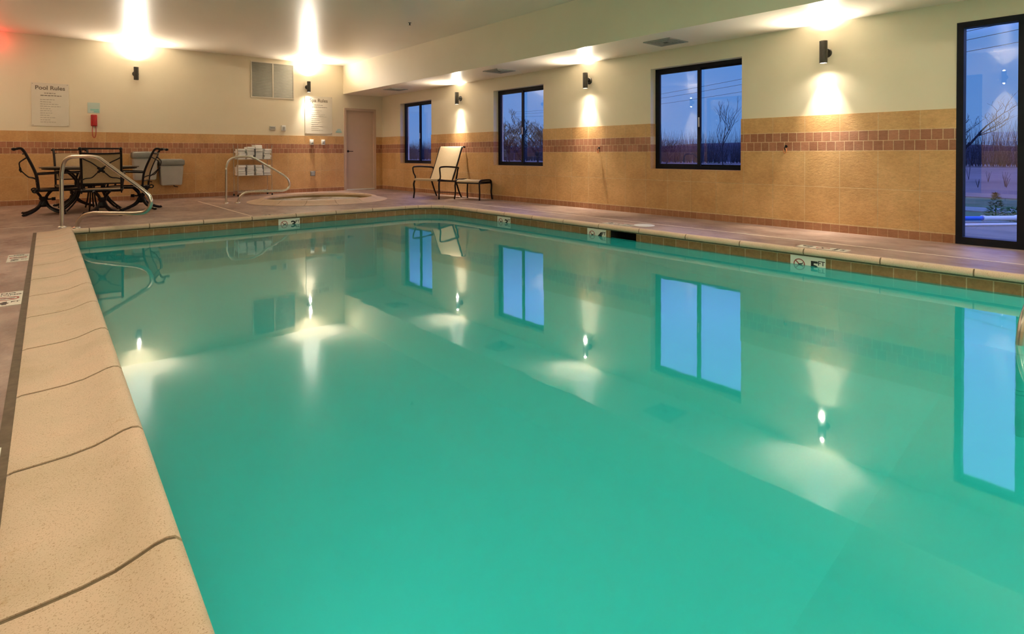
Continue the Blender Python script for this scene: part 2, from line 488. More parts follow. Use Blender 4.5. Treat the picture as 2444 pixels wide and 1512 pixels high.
# far side (parameter = X), with the corner turned as a curve
FY = PY1-.03+W_COP
fj = [xl(PY1)-.0, .54] + [.54+.63*k for k in range(1,8)]
cR = .62+.315; ccx, ccy = PX1-.62, PY1-.62
L1 = ccx; arc = cR*PI/2
def far_frame(s):
    if s <= ccx: return ((s, FY), (0,-1))
    if s < ccx+arc:
        a = PI/2-(s-ccx)/cR
        return ((ccx+cR*math.cos(a), ccy+cR*math.sin(a)), (-math.cos(a), -math.sin(a)))
    return ((ccx+cR, ccy-(s-ccx-arc)), (-1,0))
s0 = ccx+arc
yj = [s0+(ccy-6.70)]+[s0+ccy-6.70+.63*k for k in range(1,16)]
jj = fj[:2+6] + [ccx+.02+.36*k for k in range(0,5)]
jj = [j for j in jj if j < yj[0]-.2]
ex = yj[0]-jj[-1]
if ex > .8: jj.append(jj[-1]+ex/2)
joints = jj + yj
mb = MB(); gap = .011
for a, b in zip(joints[:-1], joints[1:]):
    n = 6 if (b > ccx and a < s0) else 2
    fr = [far_frame(a+gap/2+(b-a-gap)*k/n) for k in range(n+1)]
    sweep(mb, fr, PROF)
o = mb.build('trim_4', M['coping'], smooth=True); struct(o)
mo = MB(); inner = [(s if s < .3 else s-.003, z) for s, z in PROF]
N = 120; fr = [far_frame(joints[0]+(joints[-1]-joints[0])*k/N) for k in range(N+1)]
sweep(mo, fr, inner, .0035); mo.build('mortar', M['mortar'], parent=o, smooth=True)

# ------------------------------------------------------------------ pool basin: walls, sloping floor, waterline tile
def zfloor(y): return -1.0 if y > 6.2 else (-1.0-.62*(6.2-y)/5.2 if y > 1.0 else -1.62)
ol = outline(0, 14)
# skimmer mouth in the right wall
SK0, SK1 = 4.245, 4.62
mb = MB()
n = len(ol)
ys = [y for _, y in ol]
for i in range(n):
    a, b = ol[i], ol[(i+1)%n]
    steps = 16 if abs(a[1]-b[1]) > 3 else 1
    for k in range(steps):
        p = (a[0]+(b[0]-a[0])*k/steps, a[1]+(b[1]-a[1])*k/steps); q = (a[0]+(b[0]-a[0])*(k+1)/steps, a[1]+(b[1]-a[1])*(k+1)/steps)
        mb._add([(p[0],p[1],-.17),(q[0],q[1],-.17),(q[0],q[1],zfloor(q[1])-.02),(p[0],p[1],zfloor(p[1])-.02)], [(0,1,2,3)])
rows = [PY0-.02, 1.0, 2, 3, 4, 5, 6.2, PY1+.02]
for a, b in zip(rows[:-1], rows[1:]):
    mb._add([(-.1,a,zfloor(a)),(PX1+.05,a,zfloor(a)),(PX1+.05,b,zfloor(b)),(-.1,b,zfloor(b))], [(0,1,2,3)])
struct(mb.build('pool_basin', M['plaster']))
def band(name, pts, mat, skip=None):
    mb = MB()
    for p, q in zip(pts[:-1], pts[1:]):
        mb._add([(p[0],p[1],-.012),(q[0],q[1],-.012),(q[0],q[1],-.171),(p[0],p[1],-.171)], [(0,1,2,3)])
    return struct(mb.build(name, mat))
arcp = ol[2:2+15]
band('trim_5', [(PX1,PY0),(PX1,SK0)], M['band_r']); band('trim_6', [(PX1,SK1)]+arcp[:8], M['band_r'])
band('trim_7', arcp[7:]+[ol[-1]], M['band_b']); band('trim_8', [ol[-1], ol[0]], M['band_r']); band('trim_9', [ol[0], ol[1]], M['band_b'])
# skimmer
sk = empty('pool_skimmer', (PX1, (SK0+SK1)/2, ZW)); tag(sk, 'dark skimmer mouth in the tile band right of the 4 FT marker', 'pool skimmer')
w = (SK1-SK0)/2
mb = MB()
mb.box(0.0,.30,-w-.01,-w,-.07,.09).box(0,.30,w,w+.01,-.07,.09).box(.29,.30,-w,w,-.07,.09).box(0,.30,-w,w,.086,.094).box(0,.3,-w,w,-.075,-.066)
mb.build('throat', M['dark'], sk)
mb = MB(); mb.box(.02,.03,-w+.004,w-.004,-.065,-.01); mb.build('weir_flap', M['white'], sk)
tag(MB().lathe([(0,0),(.135,0),(.135,.004),(.125,.007),(0,.007)]).build('skimmer_lid', M['white'], loc=(6.13,4.556,.001)),
    'round white skimmer lid set in the deck behind the 4 FT coping', 'lid')

# water
mb = MB(); wo = outline(.008, 14)
top = [mb.bm.verts.new((x,y,ZW)) for x,y in wo]; bot = [mb.bm.verts.new((x,y,-1.75)) for x,y in wo]
mb.bm.faces.new(top); mb.bm.faces.new(bot[::-1])
for i in range(len(wo)):
    j = (i+1)%len(wo); mb.bm.faces.new([top[j], top[i], bot[i], bot[j]])
wm, nt, out = water_mat('pool_water', .03, 1.85, .05, (.03,.58,.57,1), .35)
va = nt.nodes.new('ShaderNodeVolumeAbsorption')
va.inputs['Color'].default_value = (.0, .88, .84, 1); va.inputs['Density'].default_value = .8
link(nt, va.outputs[0], out.inputs['Volume'])
water = mb.build('pool_water', wm)
tag(water, 'still turquoise water filling the indoor swimming pool', 'water', kind='stuff')

# underwater lamps on the left pool wall (below the coping)
uw0 = None
for i, y in enumerate((-.6, 1.6)):
    lt = empty('underwater_light', (xl(y)+.0, y, -.62))
    MB().lathe([(0,0),(.15,0),(.15,.02),(.12,.035),(.105,.02),(0,.02)], axis='x').build('trim_ring', M['steel'], lt, smooth=True)
    MB().lathe([(0,.021),(.10,.021),(.09,.032),(0,.036)], axis='x').build('lens', M['poollens'], lt, smooth=True)
    tag(lt, 'round underwater light in the left pool wall, %s' % ('nearest the camera end','below the near coping')[i], 'pool light', 'underwater lights along the left pool wall')
    lamp('lamp', 'AREA', (.06,0,0), 6, (.40,1,.95), lt, rot=(0,-PI/2,0), shape='DISK', size=.22)
for i, x in enumerate((1.7, 4.2)):
    lt = empty('underwater_light', (x, PY0, -.75), PI/2)
    MB().lathe([(0,0),(.15,0),(.15,.02),(.12,.035),(.105,.02),(0,.02)], axis='x').build('trim_ring', M['steel'], lt, smooth=True)
    MB().lathe([(0,.021),(.10,.021),(.09,.032),(0,.036)], axis='x').build('lens', M['poollens'], lt, smooth=True)
    tag(lt, 'round underwater light in the pool wall behind the camera, %s' % ('nearer the left side','nearer the window side')[i], 'pool light')
    lamp('lamp', 'AREA', (.06,0,0), 26, (.36,.95,1), lt, rot=(0,-PI/2,0), shape='DISK', size=.22)

# ------------------------------------------------------------------ walls
def wall_grid(mb, us, zs, holes, fn, t0, t1):
    """box cells of a wall in (u,z), leaving out cells inside holes; fn maps (t,u,z) to xyz"""
    us = sorted(set(us)); zs = sorted(set(zs))
    inh = lambda u, z: any(a < u < b and c < z < d for a,b,c,d in holes)
    solid = {}
    for i in range(len(us)-1):
        for j in range(len(zs)-1):
            solid[i,j] = not inh((us[i]+us[i+1])/2, (zs[j]+zs[j+1])/2)
    def quad(a,b,c,d): mb._add([fn(*p) for p in (a,b,c,d)], [(0,1,2,3)])
    for (i,j), s in solid.items():
        if not s: continue
        u0,u1,z0,z1 = us[i],us[i+1],zs[j],zs[j+1]
        quad((t0,u0,z0),(t0,u1,z0),(t0,u1,z1),(t0,u0,z1)); quad((t1,u0,z0),(t1,u1,z0),(t1,u1,z1),(t1,u0,z1))
        if not solid.get((i-1,j)): quad((t0,u0,z0),(t1,u0,z0),(t1,u0,z1),(t0,u0,z1))
        if not solid.get((i+1,j)): quad((t0,u1,z0),(t1,u1,z0),(t1,u1,z1),(t0,u1,z1))
        if not solid.get((i,j-1)): quad((t0,u0,z0),(t1,u0,z0),(t1,u1,z0),(t0,u1,z0))
        if not solid.get((i,j+1)): quad((t0,u0,z1),(t1,u0,z1),(t1,u1,z1),(t0,u1,z1))
    bmesh.ops.remove_doubles(mb.bm, verts=mb.bm.verts, dist=1e-4)

ZWT, ZWB = 2.25, .70
WIN = [(11.66,13.16,ZWB,ZWT), (7.755,9.262,ZWB,ZWT), (3.86,5.342,ZWB,ZWT)]
W4 = (.965,1.522,.0,2.285)
holes = WIN+[W4]
us = [YN,YB+.2]+[a for h in holes for a in h[:2]]
mb = MB(); wall_grid(mb, us, [0,ZWB,ZWT,2.285,3.5], holes, lambda t,u,z:(t,u,z), XR, XR+.26)
struct(mb.build('wall_right', M['paint']))
mb = MB(); wall_grid(mb, us, [0,ZWB,ZT], holes, lambda t,u,z:(t,u,z), XR-.010, XR+.0005)
# tiled reveals of the three windows (tile returns into the opening)
for a,b,c,d in WIN:
    for u, s in ((a,1),(b,-1)):
        mb.box(XR-.01, XR+.12, u if s > 0 else u-.008, u+.008 if s > 0 else u, c, ZT)
    mb.box(XR-.01, XR+.12, a, b, c, c+.008)
struct(mb.build('trim_10', M['tile_r']))

DOOR = (6.30,7.095,0,2.10)
mb = MB(); wall_grid(mb, [XL-.2,XR+.26,DOOR[0],DOOR[1]], [0,2.10,3.5], [DOOR], lambda t,u,z:(u,t,z), YB, YB+.2)
struct(mb.build('wall_back', M['paint']))
mb = MB(); wall_grid(mb, [XL,6.235,7.155,XR], [0,ZT], [(6.235,7.155,0,ZT)], lambda t,u,z:(u,t,z), YB-.010, YB+.0005)
struct(mb.build('trim_11', M['tile_b']))

LW = (3.0,10.15,.0,2.75)
mb = MB(); wall_grid(mb, [YN,YB+.2,LW[0],LW[1]], [0,2.75,3.5], [LW], lambda t,u,z:(t,u,z), XL-.2, XL)
struct(mb.build('wall_left', M['paint']))
mb = MB(); wall_grid(mb, [YN,YB,LW[0],LW[1]], [0,ZT], [LW], lambda t,u,z:(t,u,z), XL, XL+.01)
struct(mb.build('trim_12', M['tile_r']))
mb = MB(); mb.box(XL-.2,XR+.26,YN-.2,YN,0,3.5); struct(mb.build('wall_near', M['paint']))
# dim corridor behind the interior glazing of the left wall
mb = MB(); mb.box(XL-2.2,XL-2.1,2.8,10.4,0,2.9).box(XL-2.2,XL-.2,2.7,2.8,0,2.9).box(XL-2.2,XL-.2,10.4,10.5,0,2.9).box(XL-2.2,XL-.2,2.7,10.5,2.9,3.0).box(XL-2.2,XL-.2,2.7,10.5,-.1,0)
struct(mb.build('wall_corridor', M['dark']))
# ceiling, soffit
mb = MB(); mb.box(XL-.2,XR+.26,YN-.2,YB+.2,ZC,ZC+.15); struct(mb.build('ceiling', M['ceil']))
mb = MB(); mb.box(XS,XR+.02,YN,YB+.02,ZS,ZC+.02); o = struct(mb.build('ceiling_soffit', [M['ceil'], M['paint']]))
for p in o.data.polygons:
    if abs(p.normal.x) > .9: p.material_index = 1
o.data.materials[1] = M['paint']

# ------------------------------------------------------------------ windows
def slider_window(k, a, b, c, d):
    xf = XR+.125; dp = .07
    o = MB(); f = .055
    o.box(xf,xf+dp,a,b,c,c+f).box(xf,xf+dp,a,b,d-f,d).box(xf,xf+dp,a,a+f,c+f,d-f).box(xf,xf+dp,b-f,b,c+f,d-f)
    root = struct(o.build('window_%d' % k, M['black_frame']))
    mid = (a+b)/2
    s = MB(); g = .035   # sliding sash, far half, set towards the room
    y0, y1 = mid-.045, b-f+.004; z0, z1 = c+f-.004, d-f+.004; x0, x1 = xf-.006, xf+.028
    s.box(x0,x1,y0,y1,z0,z0+g).box(x0,x1,y0,y1,z1-g,z1).box(x0,x1,y0,y0+.05,z0+g,z1-g).box(x0,x1,y1-g,y1,z0+g,z1-g)
    sash = s.build('sash', M['black_frame'], root)
    MB().box(x0+.012,x0+.018,y0+.04,y1-g+.01,z0+g-.01,z1-g+.01).build('pane', M['glass'], sash)
    MB().box(x0-.016,x0,y0+.012,y0+.026,1.33,1.47).build('latch', M['alu'], sash)
    s = MB(); y0, y1 = a+f-.004, mid+.03; x0, x1 = xf+.034, xf+.06
    s.box(x0,x1,y0,y1,z0,z0+.03).box(x0,x1,y0,y1,z1-.03,z1).box(x0,x1,y1-.04,y1,z0+.03,z1-.03).box(x0,x1,y0,y0+.02,z0+.03,z1-.03)
    fx = s.build('fixed_sash', M['black_frame'], root)
    MB().box(x0+.01,x0+.016,y0+.01,y1-.03,z0+.02,z1-.02).build('pane', M['glass'], fx)
for k, h in enumerate(WIN): slider_window(k+1, *h)
a,b,c,d = W4; f = .058
o = MB(); o.box(XR-.012,XR+.10,a,b,c,c+.075).box(XR-.012,XR+.10,a,b,d-f,d).box(XR-.012,XR+.10,a,a+.075,c+.075,d-f).box(XR-.012,XR+.10,b-f,b,c+.075,d-f)
root = struct(o.build('window_4', M['black_frame']))
MB().box(XR+.05,XR+.058,a+.06,b-f+.012,c+.06,d-f+.012).build('pane', M['glass'], root)
a,b,c,d = LW
o = MB(); o.box(XL-.12,XL-.06,a,b,c,c+.06).box(XL-.12,XL-.06,a,b,d-.06,d)
for k in range(7): yy = a+(b-a-.06)*k/6; o.box(XL-.12,XL-.06,yy,yy+.06,c+.06,d-.06)
root = struct(o.build('window_5', M['black_frame']))
MB().box(XL-.093,XL-.087,a,b,c+.03,d-.03).build('pane', M['glass'], root)

# door in the end wall
o = MB(); x0,x1,_,zt = DOOR; j = .05
o.box(x0-.055,x0+.012,YB-.02,YB+.12,0,zt-.012).box(x1-.012,x1+.055,YB-.02,YB+.12,0,zt-.012).box(x0-.055,x1+.055,YB-.02,YB+.12,zt-.012,zt+.05)
root = struct(o.build('door_1', M['door']))
leaf = MB().rbox(((x0+x1)/2, YB+.065, zt/2+.006), (x1-x0-.02, .045, zt-.03), .004).build('door_leaf', M['door'], root)
hd = MB(); hd.lathe([(0,0),(.03,0),(.028,-.012),(0,-.014)], (x0+.075,YB+.043,1.02), axis='y').tube(fillet([(x0+.075,YB+.04,1.02),(x0+.075,YB-.01,1.02),(x0+.19,YB-.012,1.02)], .02), .009)
hd.build('door_handle', M['iron'], root, smooth=True)
MB().box(x0,x1,YB-.03,YB+.14,.001,.026).build('threshold', M['white'], root)
MB().box(x0-.02,x1+.02,YB+.15,YB+.19,0,zt+.04).build('backing', M['dark'], root)  # unseen panel added to stop sky light leaking under the door

# ------------------------------------------------------------------ wall sconces
def make_sconce():
    """origin on the wall, facing -X"""
    r = empty('wall_sconce')
    mb = MB(); mb.lathe([(0,0),(.058,0),(.058,-.014),(.050,-.022),(0,-.022)], axis='x').build('backplate', M['sconce'], r, smooth=True)
    MB().cyl((-.02,0,0),(-.075,0,0),.016).build('arm', M['sconce'], r, smooth=True)
    b = MB(); n = 28; R = .044; h = .132; cx = -.105
    prof_o = [(R,-h),(R,h)]; V, F = [], []
    for rr, z in ((R-.006,-h+.02),(R-.006,-h),(R,-h),(R,h),(R-.006,h),(R-.006,h-.02)):
        for k in range(n): V.append((cx+rr*math.cos(2*PI*k/n), rr*math.sin(2*PI*k/n), z))
    for i in range(5):
        for k in range(n): F.append((i*n+k,i*n+(k+1)%n,(i+1)*n+(k+1)%n,(i+1)*n+k))
    b._add(V, F); b.build('shade', M['sconce'], r, smooth=True)
    for s in (1,-1):
        MB().cyl((cx,0,s*(h-.006)),(cx,0,s*(h-.002)),.0375,n=20).build('lens', M['bulb'], r)
    return r
def sconce_lights(r, up=True, down=True, k=1.0, kn=1.0):
    c = (1,.885,.73)
    for on, z, rx, e1, a1, e2 in ((up, .131, PI, 190 if r.location.z > 2.4 else 130, 74, 165 if r.location.z > 2.4 else 115), (down, -.131, 0, 150, 64, 22)):
        if not on: continue
        lamp('spot_lamp', 'SPOT', (-.105,0,z), e1*kn, c, r, rot=(rx,0,0), spot_size=math.radians(a1), spot_blend=1, shadow_soft_size=.02)
        tilt = -.75 if z > 0 else .5      # the flood part leans a little away from the wall
        lamp('flood_lamp', 'SPOT', (-.108,0,z+(.004 if z > 0 else -.004)), e2*k, c, r, rot=(rx,tilt,0), spot_size=math.radians(168), spot_blend=1, shadow_soft_size=.02)
sc0 = make_sconce()
specs = [((XR,2.785,2.150),0,'cylindrical bronze sconce on the window wall, beside the tall full-height window'),
         ((XR,6.605,2.190),0,'cylindrical bronze sconce between the second and third slider windows'),
         ((XR,10.44,2.180),0,'cylindrical bronze sconce on the wall above the reclining lounge chair'),
         ((5.294,YB,2.620),PI/2,'cylindrical bronze sconce above the spa rules sign'),
         ((1.690,YB,2.632),PI/2,'up-shining bronze sconce on the end wall, right of the pool rules sign'),
         ((XL,2.6,2.63),PI,'cylindrical bronze sconce on the left wall near the camera end of the glazing'),
         ((XL,10.6,2.63),PI,'cylindrical bronze sconce on the left wall at the far end of the glazing'),
         ((XR,-1.1,2.17),0,'cylindrical bronze sconce on the window wall behind the camera'),
         ((XL,-1.2,2.63),PI,'cylindrical bronze sconce on the left wall behind the camera')]
for i, (loc, rz, lab) in enumerate(specs):
    if i == 0: r = sc0; r.location = loc; r.rotation_euler = (0,0,rz)
    else: r = dup(sc0, loc, rz)
    tag(r, lab, 'wall light', 'cylindrical wall sconces')
    if i == 4:
        low = [ch for ch in r.children if ch.name.startswith('lens') and ch.data.vertices[0].co.z < 0][0]
        low.data = low.data.copy(); low.data.materials[0] = M['dark']
for i, r in enumerate([o for o in COL.objects if o.name.startswith('wall_sconce')]):
    sconce_lights(r, True, abs(r.location.x-1.69) > .01, (.10 if r.location.y < 5 else .12) if r.location.x < 0 else 1.0, 2.2 if r.location.x < 0 else 1.0)

# ------------------------------------------------------------------ ceiling fixtures
def fill_panel(loc, e, lab):  # unseen ceiling panel, added as fill light for the room
    r = empty('fill_light', loc)
    mb = MB(); s = .32
    mb.box(-s,s,-s,-s+.02,-.03,0).box(-s,s,s-.02,s,-.03,0).box(-s,-s+.02,-s+.02,s-.02,-.03,0).box(s-.02,s,-s+.02,s-.02,-.03,0); mb.build('frame', M['white'], r)
    MB().box(-s+.02,s-.02,-s+.02,s-.02,-.02,-.012).build('diffuser', M['fill_panel'], r)
    lamp('lamp', 'AREA', (0,0,-.04), e, WARM, r, shape='SQUARE', size=.6)
    tag(r, lab, 'ceiling light', 'added square fill lights')
E0 = 16
for loc, lab in (((1.0,1.0,ZC),'added square fill light over the pool right of the camera'), ((4.2,.6,ZC),'added square fill light over the near right part of the pool'),
                 ((1.0,-2.0,ZC),'added square fill light over the pool behind the camera'), ((4.2,-2.0,ZC),'added square fill light over the pool behind and right of the camera'),
                 ((-1.15,4.5,ZC),'added square fill light above the left deck by the glazing'), ((-1.15,7.3,ZC),'added square fill light above the left deck near the dining set'),
                 ((-1.2,12.6,ZC),'added square fill light in the far left corner of the room')):
    fill_panel(loc, E0 if loc[0] > 0 else 10 if loc[1] < 12 else 6, lab)
for loc, lab in (((4.87,6.93,ZC),'small round recessed downlight at the top edge of the view'), ((4.87,3.5,ZC),'added round fill downlight over the pool near the third window'),
                 ((1.5,6.9,ZC),'added round fill downlight over the far left part of the pool'), ((1.5,3.5,ZC),'added round fill downlight over the middle left of the pool')):
  r = empty('recessed_downlight', loc); tag(r, lab, 'ceiling light', 'recessed downlights over the pool')  # the first is seen at the frame edge; the others are added fill
  MB().lathe([(.075,0),(.095,0),(.095,-.006),(.075,-.006)]).build('trim_ring', M['white'], r)
  MB().lathe([(0,-.002),(.07,-.002),(.07,-.005),(0,-.005)]).build('lens', M['downlight'], r)
  lamp('lamp', 'SPOT', (0,0,-.02), 60, WARM, r, spot_size=math.radians(98), spot_blend=.7, shadow_soft_size=.06)
r = empty('fire_sprinkler', (5.074,8.739,ZC)); tag(r, 'small pendant fire sprinkler on the main ceiling', 'sprinkler')
MB().lathe([(0,0),(.035,0),(.03,-.008),(0,-.01)]).build('escutcheon', M['chrome'], r)
mb = MB(); mb.cyl((0,0,-.005),(0,0,-.04),.009).lathe([(0,-.04),(.018,-.041),(.018,-.044),(0,-.045)]); mb.build('head', M['iron'], r)
def diffuser(loc, lab):
    r = empty('ceiling_diffuser', loc); tag(r, lab, 'air vent', 'square air diffusers in the soffit')
    s = .22
    mb = MB(); mb.box(-s,s,-s,-s+.03,-.012,0).box(-s,s,s-.03,s,-.012,0).box(-s,-s+.03,-s+.03,s-.03,-.012,0).box(s-.03,s,-s+.03,s-.03,-.012,0); mb.build('frame', M['grille'], r)
    mb = MB()
    for k in range(1,5):
        q = s-.03-.035*k+.01
        for t in (1,-1):
            mb.box(-q,q,t*q-.006,t*q+.006,-.016,-.004).box(t*q-.006,t*q+.006,-q,q,-.016,-.004)
    mb.build('louvres', M['grille'], r); MB().box(-s+.02,s-.02,-s+.02,s-.02,-.003,-.001).build('backing', M['bin_lid'], r)
diffuser((6.81,4.70,ZS),'square air diffuser in the soffit above the third slider window, nearest')
diffuser((6.76,8.35,ZS),'square air diffuser in the soffit above the second slider window')
diffuser((6.74,12.3,ZS),'square air diffuser in the soffit above the far window, nearest the door')

# exit sign high on the end wall, just left of the view
r = empty('exit_sign', (-.62, YB-.05, 2.98)); tag(r, 'red-lettered illuminated exit sign high on the end wall', 'exit sign')
MB().rbox((0,0,0),(.32,.06,.19),.008).build('housing', M['white'], r)
text_mesh('lettering', 'EXIT', .15, M['exit'], frame_mw((0,-.032,0),(1,0,0),(0,0,1)), r, bold=.004)
lamp('lamp', 'POINT', (0.1,-.12,.06), 1.6, (1,.04,.05), r, shadow_soft_size=.04)

# ------------------------------------------------------------------ things on the end wall
def rules_sign(x0, x1, z0, z1, title, lab, lines, seed):
    rnd = random.Random(seed)
    r = empty('rules_sign', ((x0+x1)/2, YB, (z0+z1)/2)); tag(r, lab, 'sign')
    w, h = x1-x0, z1-z0
    MB().rbox((0,-.008,0),(w,.010,h),.003).build('panel', M['sign'], r)
    text_mesh('title', title, h*.128, M['grey_text'], frame_mw((0,-.0145,h*.5-h*.115),(1,0,0),(0,0,1)), r, bold=.0022)
    mb = MB()
    for (fz, xa, xb, th) in lines:      # rows of illegible fine print
        x = xa*w; z = h*.5-fz*h
        while x < xb*w:
            l = rnd.uniform(.018,.05); l = min(l, xb*w-x)
            zz = z+rnd.uniform(-.0015,.0015)
            mb.box(x, x+l, -.0145,-.013, zz-th/2, zz+th/2); x += l+.008
    mb.build('fine_print', M['grey_text'], r)
    for sx in (-1,1):
        for sz in (-1,1): MB().cyl((sx*(w/2-.02),-.012,sz*(h/2-.02)),(sx*(w/2-.02),-.017,sz*(h/2-.02)),.006,n=10).build('screw', M['chrome'], r)
L1_ = [(.235,-.16,.14,.012),(.29,-.26,.30,.014)]+[(.385+.052*k,-.27,(.12,.02,.22,.28,0,.03,.05,-.02,.14,.0,.14,.05)[k],.006) for k in range(11)]
rules_sign(.02,.583,1.502,2.33,'Pool Rules','tall pale pool rules sign on the end wall, left of the red phone', L1_, 3)
rules_sign(5.226,5.931,1.46,2.406,'Spa Rules','tall pale spa rules sign under the sconce beside the door', L1_, 5)

r = empty('wall_phone', (.977, YB, 1.635)); tag(r, 'red emergency wall phone with a looped cord beside the pool rules sign', 'phone')
MB().rbox((0,-.03,0),(.105,.06,.235),.018).build('body', M['red_plastic'], r, smooth=True)
mb = MB(); mb.rbox((0,-.075,.0),(.05,.035,.20),.016).rbox((0,-.07,.085),(.062,.05,.045),.018).rbox((0,-.07,-.085),(.062,.05,.045),.018); hs = mb.build('handset', M['red_plastic'], r, smooth=True)
MB().tube(smoothpath([(-.026,-.05,-.10),(-.03,-.04,-.2),(-.024,-.035,-.30),(0,-.035,-.345),(.024,-.035,-.30),(.03,-.04,-.2),(.026,-.05,-.10)]), .006, 8).build('cord', M['red_plastic'], hs, smooth=True)
r = empty('phone_sign', (.977, YB, 1.888)); tag(r, 'small pale teal sign above the red wall phone', 'sign')
MB().rbox((0,-.004,0),(.20,.006,.21),.002).build('panel', M['pale_teal'], r)
MB().box(-.055,.085,-.009,-.007,-.055,-.02).box(0,.09,-.009,-.007,-.09,-.06).build('print', M['teal_sign'], r)
r = empty('small_sign', (6.10, YB, 1.55)); tag(r, 'small teal triangular-topped sign just left of the door frame', 'sign')
mb = MB(); mb._add([(-.09,-.006,-.045),(.09,-.006,-.045),(.05,-.006,.05),(-.02,-.006,.05),(-.09,-.001,-.045),(.09,-.001,-.045),(.05,-.001,.05),(-.02,-.001,.05)],
                   [(0,1,2,3),(4,7,6,5),(0,4,5,1),(1,5,6,2),(2,6,7,3),(3,7,4,0)]); mb.build('panel', M['pale_teal'], r)
MB().box(-.07,.085,-.008,-.006,-.045,-.02).build('print', M['teal_sign'], r)
def wallplate(name, loc, size, mat, lab, cat, det):
    r = empty(name, loc); tag(r, lab, cat)
    MB().rbox((0,-size[1]/2,0), size, .006).build('cover', mat, r, smooth=True)
    det(r); return r
wallplate('wall_box', (4.443,YB,1.577), (.135,.03,.085), M['bin'], 'small dark grey box on the cream wall above the towel rack', 'box',
          lambda r: MB().box(-.05,.05,-.033,-.03,-.01,.02).build('window_strip', M['bin_lid'], r))
wallplate('thermostat', (4.70,YB,1.583), (.10,.035,.13), M['white'], 'small pale thermostat right of the dark grey wall box', 'thermostat',
          lambda r: MB().box(-.03,.03,-.038,-.035,-.045,.03).build('display', M['bin'], r))
wallplate('outlet_cover', (5.405,YB-.01,.46), (.12,.03,.12), M['bin_lid'], 'square grey weatherproof outlet cover low on the tiled wall by the spa', 'outlet',
          lambda r: MB().box(-.045,.045,-.034,-.03,-.045,.045).build('flap', M['bin'], r))
r = empty('spa_timer', (5.385,YB-.01,1.247)); tag(r, 'round white spa timer with a dark knob, left of its plain neighbour', 'timer')
MB().rbox((0,-.012,0),(.10,.024,.135),.035).build('plate', M['white'], r, smooth=True); MB().cyl((.012,-.02,-.025),(.012,-.05,-.025),.022).build('knob', M['bin_lid'], r, smooth=True)
r = empty('emergency_stop', (5.683,YB-.01,1.247)); tag(r, 'round white switch under a clear cover, nearer to the door', 'switch')
MB().rbox((0,-.012,0),(.10,.024,.135),.035).build('plate', M['white'], r, smooth=True); MB().rbox((0,-.03,0),(.045,.02,.07),.01).build('button', M['bin'], r, smooth=True)

# return-air grille
r = empty('return_air_grille', (4.46, YB, 2.715)); tag(r, 'large two-panel grey louvred air grille high on the end wall', 'air vent')
w, h = 1.0, .85
mb = MB(); mb.box(-w/2,w/2,-.02,0,-h/2,-h/2+.022).box(-w/2,w/2,-.02,0,h/2-.022,h/2).box(-w/2,-w/2+.022,-.02,0,-h/2+.022,h/2-.022).box(w/2-.022,w/2,-.02,0,-h/2+.022,h/2-.022).box(-.015,.015,-.022,0,-h/2+.022,h/2-.022)
mb.build('frame', M['sign'], r)
for sx in (-1,1):
    mb = MB(); x0, x1 = (.015,.48) if sx > 0 else (-.48,-.015); n = 30
    for k in range(n):
        z = -h/2+.03+(h-.06)*k/(n-1)
        mb._add([(x0,-.016,z-.013),(x1,-.016,z-.013),(x1,-.002,z+.010),(x0,-.002,z+.010),(x0,-.014,z-.014),(x1,-.014,z-.014),(x1,0,z+.009),(x0,0,z+.009)],
                [(0,1,2,3),(4,7,6,5),(0,4,5,1),(2,6,7,3)])
    mb.build('louvre_panel', M['grille'], r)

def grey_bin(x, ztop, zbot, lab):
    r = empty('wall_bin', (x, YB-.012, zbot)); tag(r, lab, 'bin', 'grey wall bins behind the dining set')
    H = ztop-zbot; b = MB(); lw = .235
    b._add([(-.19,-.24,0),(.19,-.24,0),(.19,0,0),(-.19,0,0),(-.215,-.29,H-.13),(.215,-.29,H-.13),(.215,0,H-.13),(-.215,0,H-.13)],
           [(0,3,2,1),(4,5,6,7),(0,1,5,4),(1,2,6,5),(2,3,7,6),(3,0,4,7)])
    bmesh.ops.bevel(b.bm, geom=list(b.bm.edges), offset=.015, segments=3, affect='EDGES')
    b.build('body', M['bin'], r, smooth=True)
    MB().rbox((0,-.15,H-.065),(.47,.31,.13),.03,seg=3).build('lid', M['bin_lid'], r, smooth=True)
    MB().rbox((0,-.15,H+.004),(.40,.25,.016),.007).build('lid_rim', M['bin'], r, smooth=True)
    MB().tube(fillet([(.05,-.12,.005),(.06,-.12,-.03),(.13,-.12,-.045)],.02), .008, 8).build('spigot', M['iron'], r, smooth=True)
grey_bin(1.815, 1.00, .42, 'grey lidded wall bin, partly hidden behind the right-hand dining chair')
grey_bin(2.29, .842, .295, 'grey lidded wall bin hanging clear to the right of the dining chairs')

# safety hooks with a cord end on the window wall
for y, z, lab in ((6.379,1.02,'small hook with an orange cord loop on the tile between the second and third windows'),
                  (3.263,1.01,'small hook with an orange cord loop on the tile right of the third window')):
    r = empty('rope_hook', (XR-.01, y, z)); tag(r, lab, 'hook', 'rope hooks on the window wall')
    MB().lathe([(0,0),(.018,0),(.016,-.008),(0,-.009)], (0,0,.02), axis='x').tube(smoothpath([(0,0,.02),(-.03,0,.02),(-.045,0,0),(-.035,0,-.02),(-.02,0,-.015)]), .005, 8).build('hook', M['iron'], r, smooth=True)
    MB().tube(smoothpath([(-.03,-.012,-.005),(-.035,-.018,-.04),(-.033,0,-.065),(-.035,.016,-.04),(-.03,.01,-.005)]), .006, 8).build('cord_loop', M['orange'], r, smooth=True)

